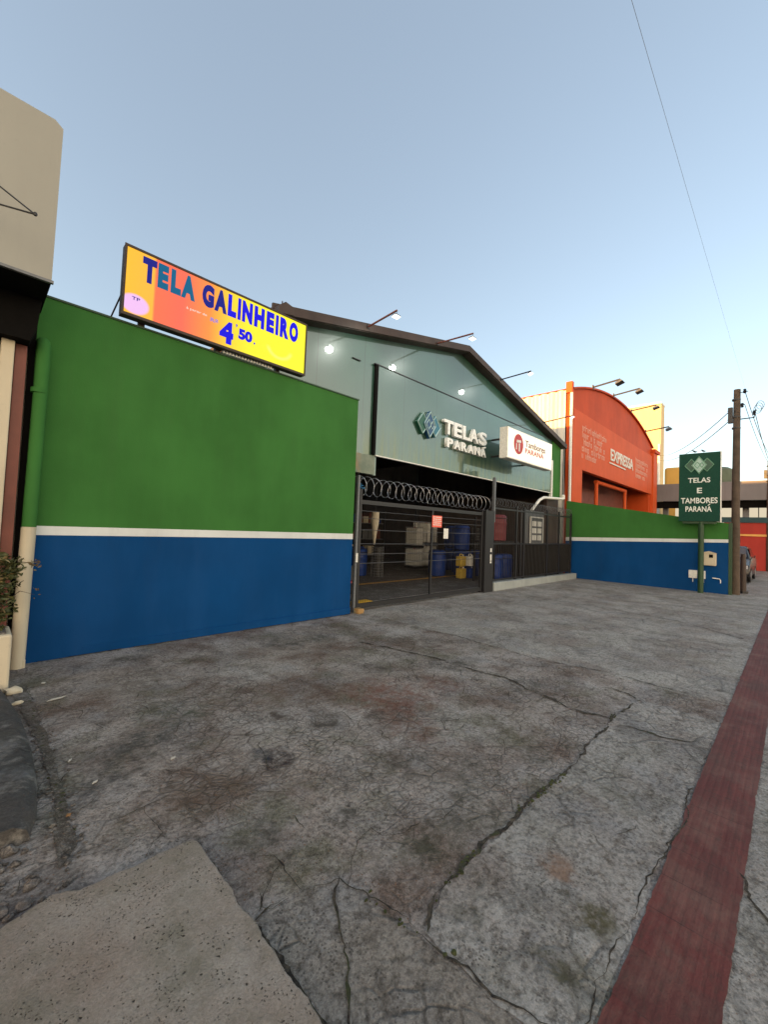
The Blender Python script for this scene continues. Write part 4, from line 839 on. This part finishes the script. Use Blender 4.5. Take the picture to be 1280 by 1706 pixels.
# ================================================================== ORANGE BUILDING
ob = empty('orange_building', (24, 12, 0), 'orange building with arched roofline and white lettering beyond the green wall', 'building')
OX0, OX1, OY = 17.35, 32.2, 6.6
def archz(x_): return 7.3+1.45*max(0, 1-((x_-24)/7.8)**2)
top = [(OX0+(31.2-OX0)*i/30, archz(OX0+(31.2-OX0)*i/30)) for i in range(31)]
m = MB(); m.prism([(OX0, 0), (18.6, 0), (18.6, 4.48), (30.4, 4.48), (30.4, 0), (31.2, 0)]+top[::-1], 'y', OY, OY+.15); m.build('front_wall', M['orangedk'], ob)
m = MB(); m.box(17.5, 30.9, OY-.08, OY-.003, 4.48, 6.95); m.box(17.5, 18.6, OY-.08, OY-.003, 0, 4.48); m.build('sign_panel', M['orange'], ob)
m = MB(); m.box(30.95, 31.9, OY-.16, OY+.4, 0, 7.2); m.build('end_pier', M['orange'], ob, bevel=.02); m = MB(); m.box(30.9, 32.2, OY-.25, OY+.5, 7.2, 7.42); m.build('pier_cap', M['orangedk'], ob)
m = MB(); pts = [(x_, z_) for x_, z_ in top]; m.prism([(a, b+.002) for a, b in pts]+[(a, b+.08) for a, b in pts[::-1]], 'y', OY-.1, 30); m.build('arched_roof', M['orangedk'], ob)
m = MB(); vs = []; ny = 150
for i in range(ny+1):
    Y = OY+.2+i*.09; X = 17.3+.05*(1 if (i % 4) in (0, 1) else 0)+.0; vs += [(X, Y, 0), (X, Y, 7.72)]
m.add(vs, [(2*i, 2*i+2, 2*i+3, 2*i+1) for i in range(ny)]); m.build('corrugated_side', M['corr'], ob)
MB().box(17.36, 31.2, 20.2, 20.4, 0, 7.2).build('rear_wall', M['corr'], ob)
MB().box(18.6, 30.4, OY+1.2, OY+1.3, 0, 7.1).build('recessed_wall', M['tile'], ob)
MB().box(30.4, 30.55, OY+.155, OY+1.3, 0, 6.9).build('jamb', M['orangedk'], ob)
m = MB(); m.tube([(21.6, OY+.3, 0), (21.6, OY+.3, 4.35)], .09, 8); m.tube([(26.4, OY+.3, 0), (26.4, OY+.3, 4.35)], .09, 8); m.tube([(21.5, OY+.3, 4.3), (26.5, OY+.3, 4.3)], .1, 8); m.build('portal_frame', M['orange'], ob)
MB().box(17.22, 17.40, OY-.1, OY+.15, 7.55, 8.0).build('corner_cap', M['orange'], ob); m = MB(); m.tube([(17.32, OY-.05, 0), (17.32, OY-.05, 7.55)], .06, 8); m.build('downpipe', M['whitepl'], ob)
WT = plain('faded_white_lettering', (.66, .36, .27), .6); WX = plain('white_lettering', (.70, .68, .60), .5)
def lines(x0, zs, wds):
    m = MB()
    for z_, wd in zip(zs, wds):
        X = x0
        while X < x0+wd:
            s_ = random.uniform(.12, .2); h_ = random.choice((.2, .2, .28)); kk = random.randint(0, 3)
            if random.random() > .12:
                m.box(X, X+.04, OY-.09, OY-.081, z_, z_+h_)
                if kk != 1: m.box(X+.045, X+s_-.035, OY-.09, OY-.081, z_+.15, z_+.19)
                if kk != 2: m.box(X+s_-.03, X+s_, OY-.09, OY-.081, z_, z_+.19)
                if kk == 3: m.box(X+.045, X+s_-.035, OY-.09, OY-.081, z_, z_+.035)
            X += s_+.06
    m.build('service_list', WT, ob)
lines(18.5, (6.2, 5.9, 5.6, 5.3, 5.0), (3.2, 3.0, 3.0, 2.9, 1.9)); lines(27.0, (6.05, 5.75, 5.45, 5.15), (2.7, 2.6, 2.5, 2.0))
fit_text('shop_name', 'EXPRESSA', WX, ob, 22.4, 26.4, 5.45, 6.05, OY-.085, '-y', .06, .02); MB().box(22.2, 24.9, OY-.12, OY-.085, 5.28, 5.34).build('underline', WX, ob)
G2 = 'unlit lamps on arms over the arched orange front'
for (X, tl, l) in ((19.7, 1.1, 'unlit arm lamp over the orange arch, furthest left'), (22.7, 1.15, 'unlit arm lamp over the orange arch, second from the left near the crown'), (25.9, 1.2, 'unlit arm lamp over the right shoulder of the orange arch'), (29.1, 1.2, 'unlit arm lamp at the low right end of the orange arch')):
    z_ = archz(X)+.1; arm_lamp('arm_lamp', (X, OY-.1, z_), (X, OY-.1-tl, z_+.12), .14, l, G2, False, s=1.6)

# ================================================================== FAR BACKGROUND
YW = paint('pale_render', (.66, .50, .26), .8, .08, .3, .1, .1)
tw = empty('tall_tower_block', (42, 9, 0), 'tall cream block lit golden by the low sun behind the orange arch', 'building')
MB().box(40, 41.2, 7.85, 14, 0, 12.9).build('walls', YW, tw); MB().box(39.94, 41.3, 7.82, 14.05, 12.9, 13.05).build('parapet', M['whitepl'], tw); m = MB(); m.tube([(39.9, 7.95, 0), (39.9, 7.95, 9.5)], .09, 8); m.build('downpipe', M['whitepl'], tw)
yt = empty('yellow_block', (44, 8.0, 0), 'low golden block with rounded corners just right of the tall cream one', 'building')
MB().box(44, 48, 6.75, 8.35, 0, 8.1).build('walls', paint('ochre_render', (.62, .36, .09), .8, .1, .4, .1, .1), yt, bevel=.2); MB().box(43.97, 48.03, 6.72, 8.38, 6.0, 6.2).build('band', M['cream'], yt)
fc = empty('flat_canopy', (36, 2, 0), 'long grey flat canopy with a dark underside in the right distance', 'canopy')
MB().box(33.0, 33.2, -6, 6.8, 4.2, 5.35).build('fascia', paint('grey_fascia', (.19, .18, .18), .7, .1, .6, .1, .15), fc); MB().box(33.2, 40, -6, 6.8, 4.5, 5.3).build('deck', M['greysteel'], fc)
MB().box(33.3, 33.5, -6, 6.8, 3.75, 4.2).build('under_band', M['black'], fc)  # black band for the dark underneath the canopy
for yy in (6.2, 2.0, -3): MB().box(34, 34.3, yy, yy+.3, 0, 4.5).build('column', M['greysteel'], fc)
e = empty('shop_front', (41, 1, 0), 'cream front with an even glow under the grey canopy', 'building'); MB().box(40, 46, -8, 6.8, 0, 4.4).build('wall', glow('glowing_cream_front', lin('#f3e3c4'), .85), e)  # cream wall given its own glow to read bright
m = MB()
for i in range(12): m.box(39.96, 39.999, -7+i*1.1, -6.95+i*1.1, .5, 4.2)
m.box(39.96, 39.999, -8, 6.8, 2.9, 2.95); m.build('mullions', M['greysteel'], e)
e = empty('red_wall', (33, 0, 0), 'red wall with a yellow stripe beyond the utility pole', 'wall'); MB().box(33.0, 33.2, .2, 3.1, 0, 2.82).build('wall_face', M['red'], e)
MB().box(32.95, 33.0, .2, 3.1, 2.02, 2.14).build('yellow_stripe', paint('yellow_paint', (.75, .40, .10), .6, .1, 1, .1, .1), e); MB().box(32.9, 33.25, .1, 3.2, 2.83, 3.15).build('teal_band', paint('teal_paint', (.015, .06, .07), .6, .2, 1, .1, .1), e)
e = empty('water_tank', (33.6, 3.2, 5.3), 'rounded dull green tank on the canopy behind the pole sign', 'tank'); m = MB(); m.lathe([(.85, 0), (.9, .5), (.8, .95), (.55, 1.1), (.2, 1.16)], (34.2, 3.55, 5.31), 22); m.build('tank', paint('dull_green', (.10, .13, .09), .7), e, smooth=True); m = MB(); m.lathe([(.2, 0), (.2, .06)], (34.2, 3.55, 6.47), 12); m.build('lid', M['dark'], e)
tr = empty('palm_tree', (46, 2.6, 0), 'small feathery palm above the grey canopy right of the utility pole', 'tree')
m = MB(); m.tube([(48, 2.8, 0), (48.05, 2.8, 3.5), (48, 2.75, 6.7)], [.16, .13, .1], 8); m.build('trunk', M['pole'], tr)
m = MB()
for i in range(20):
    a = i*2.4; l = random.uniform(1.0, 1.5); ee = random.uniform(.1, 1.0); pts = [Vector((48, 2.75, 6.7))+Vector((math.cos(a)*l*t, math.sin(a)*l*t, ee*t*l-1.1*l*t*t)) for t in (0, .2, .4, .6, .8, 1)]
    for p, q in zip(pts, pts[1:]):
        for s_ in (-1, 1):
            for jj in range(4):
                b = p.lerp(q, jj/4); d = Vector((-math.sin(a), math.cos(a), 0))*s_*.26+Vector((math.cos(a)*.12, math.sin(a)*.12, -.08)); m.add([b, b+d*.5+Vector((0, 0, .02)), b+d], [(0, 1, 2)]); m.add([b, b+d, b+(q-p)*.2], [(0, 1, 2)])
m.build('crown', M['leaf'], tr)
# utility poles
def upole(x_, y_, h_, s, label):
    e = empty('utility_pole', (x_, y_, 0), label, 'utility pole', 'utility poles along the pavement')
    m = MB(); m.tube([(x_-.0, y_, 0), (x_, y_, h_*.5), (x_, y_-.02, h_)], [.115*s, .10*s, .085*s], 12); m.build('shaft', M['pole'], e, smooth=True)
    for zz in (h_-.35, h_-.9, h_-1.25): m = MB(); m.lathe([(.11*s, 0), (.11*s, .05)], (x_, y_, zz), 12); m.build('band', M['dark'], e)
    m = MB(); m.tube([(x_, y_, h_-.12), (x_, y_-.28, h_-.10)], .012*s, 5); m.tube([(x_, y_, h_-.95), (x_, y_-.42, h_-.95), (x_, y_-.46, h_-.7)], .018*s, 6); m.tube([(x_, y_, h_-.5), (x_, y_-.2, h_-.5)], .012, 5)
    m.build('side_bracket', M['dark'], e)
    for (dy, zz) in ((-.20, h_-.08), (-.14, h_-.52), (-.42, h_-.80), (.17, h_-.65), (.17, h_-.95)):
        m = MB(); m.lathe([(.02, -.07), (.045, -.05), (.025, -.02), (.05, 0), (.025, .03), (.045, .05), (.02, .07)], (x_, y_+dy, zz), 10); m.build('insulator', M['dark'], e, smooth=True)
    m = MB(); m.box(x_-.06, x_+.06, y_+.08*s, y_+.2*s, h_-1.05, h_-.55); m.build('junction_case', M['dark'], e, bevel=.01)
    return e
upole(16.85, 1.3, 6.42, 1.0, 'thick weathered utility pole at the end of the blue and green wall')
upole(33.0, 1.05, 6.5, 1.15, 'distant utility pole at the right edge of the picture')
def cat(a, b, sag, n=24):
    a = Vector(a); b = Vector(b); return [a.lerp(b, i/n)-Vector((0, 0, sag*4*(i/n)*(1-i/n))) for i in range(n+1)]
def wire(pts, r, label): m = MB(); m.tube(pts, r, 5); tag(m.build('overhead_wire', M['greysteel' if isinstance(r, list) else 'dark']), label, 'wire')
wire(cat((-16, .86, 6.25), (16.85, 1.08, 6.36), .1, 50), [.0018]*30+[.0018-.0011*i/20 for i in range(21)], 'long thin wire crossing the open sky to the nearer pole')
wire(cat((16.85, 1.10, 6.36), (33, .70, 6.3), .5), .010, 'topmost wire between the two utility poles')
wire(cat((16.85, .86, 5.62), (33, .65, 5.7), .55), .010, 'lower thick cable between the two utility poles')
wire(cat((16.85, 1.1, 5.92), (33, .75, 5.9), .45), .008, 'middle wire between the two utility poles')
wire(cat((16.85, 1.45, 5.77), (39.9, 8.1, 8.6), .5), .013, 'upper service wire from the near pole to the cream block')
wire(cat((16.85, 1.45, 5.47), (39.9, 8.2, 8.3), .6), .013, 'lower service wire from the near pole to the cream block')
m = MB()
for kk in range(3):
    pts = []
    for i in range(15):
        a = i/14*math.pi*2; pts.append((16.87, .80-.09*math.cos(a)-.03*kk, 5.72+.13*math.sin(a)+.06*kk))
    m.tube(pts, .007, 5)
tag(m.build('cable_loop', M['dark']), 'slack loops of black cable tied beside the top of the near pole', 'cable')
e = empty('guard_post', (17.4, 1.02, 0), 'short dark bollard on the pavement right beside the utility pole', 'bollard'); m = MB(); m.tube([(17.5, 1.16, 0), (17.5, 1.16, .9), (17.5, 1.16, 1.25)], [.08, .075, .06], 10); m.build('shaft', M['brown'], e, smooth=True); m = MB(); m.lathe([(.13, 0), (.13, .08)], (17.5, 1.16, 0), 10); m.build('foot', M['dark'], e)
# ------------------------------------------------------------------ parked car
def car(x0, yc, label):
    e = empty('parked_car', (x0+2, yc, 0), label, 'car'); W = .82
    bodym = NT('dark_car_paint').fin((.012, .012, .016, 1), .2, .3)
    prof = [(0, .25), (-.02, .5), (.05, .72), (.9, .92), (1.5, 1.0), (3.3, 1.02), (3.95, .95), (4.05, .6), (4.0, .25)]
    def loft(name, pr, ws, mat, parent):
        m = MB(); n_ = len(pr); vs = []
        for f_, yy in ((.93, -1.), (1., -.9), (1., .9), (.93, 1.)):
            vs += [(x0+2+(p[0]-2)*(1 if abs(yy) < 1 else .985), yc+yy*w_*1., .25+(p[1]-.25)*f_ if abs(yy) == 1 else p[1]) for p, w_ in zip(pr, ws)]
        fs = [(r*n_+i, r*n_+(i+1) % n_, (r+1)*n_+(i+1) % n_, (r+1)*n_+i) for r in range(3) for i in range(n_)]+[tuple(range(n_)), tuple(3*n_+i for i in range(n_))]
        m.add(vs, fs); return m.build(name, mat, parent, bevel=.03, smooth=True)
    loft('body', prof, [W]*9, bodym, e)
    loft('cabin', [(1.15, .95), (1.75, 1.40), (2.1, 1.46), (3.1, 1.44), (3.75, 1.0)], [W*.95, W*.8, W*.78, W*.78, W*.92], bodym, e)
    m = MB(); m.add([(x0+1.2, yc-.66, 1.0), (x0+1.2, yc+.66, 1.0), (x0+1.71, yc+.58, 1.385), (x0+1.71, yc-.58, 1.385)], [(0, 1, 2, 3)]); m.build('windscreen', plain('windscreen_glass', (.12, .11, .11), .08, .2), e, M=Matrix.Translation((-.02, 0, .012)))
    for s_ in (-1, 1):
        m = MB(); yy = yc+s_*(W*.9); m.add([(x0+1.55, yy, 1.02), (x0+3.4, yy, 1.04), (x0+2.95, yy-s_*.09, 1.37), (x0+1.9, yy-s_*.09, 1.38)], [(0, 1, 2, 3)]); m.build('side_window', M['lens'], e, M=Matrix.Translation((0, s_*.03, 0)))
        m = MB(); m.box(x0-.03, x0+.03, yc+s_*.6-.16, yc+s_*.6+.16, .56, .70); m.build('headlight', plain('headlight_glass', (.6, .6, .6), .1), e, bevel=.02)
        m = MB(); m.box(x0+1.25, x0+1.37, yc+s_*(W+.02)-.05, yc+s_*(W+.02)+.08*s_, .98, 1.1); m.build('mirror', bodym, e, bevel=.02)
        for wx in (.75, 3.2):
            wl = MB(); yy = yc+s_*(W-.1); wl.tube([(x0+wx, yy-.1, .31), (x0+wx, yy+.1, .31)], .31, 20); o_ = wl.build('wheel', M['dark'], e, bevel=.02)
            r_ = MB(); r_.tube([(x0+wx, yy-.105, .31), (x0+wx, yy+.105, .31)], .18, 14); r_.build('rim', M['galv'], o_)
    m = MB(); m.box(x0-.045, x0-.01, yc-.26, yc+.26, .38, .5); m.build('number_plate', M['whitepl'], e); m = MB(); m.box(x0-.05, x0+.02, yc-.7, yc+.7, .52, .545); m.build('chrome_strip', M['galv'], e)
car(22.0, 2.08, 'dark car parked beyond the utility pole in front of the red wall')
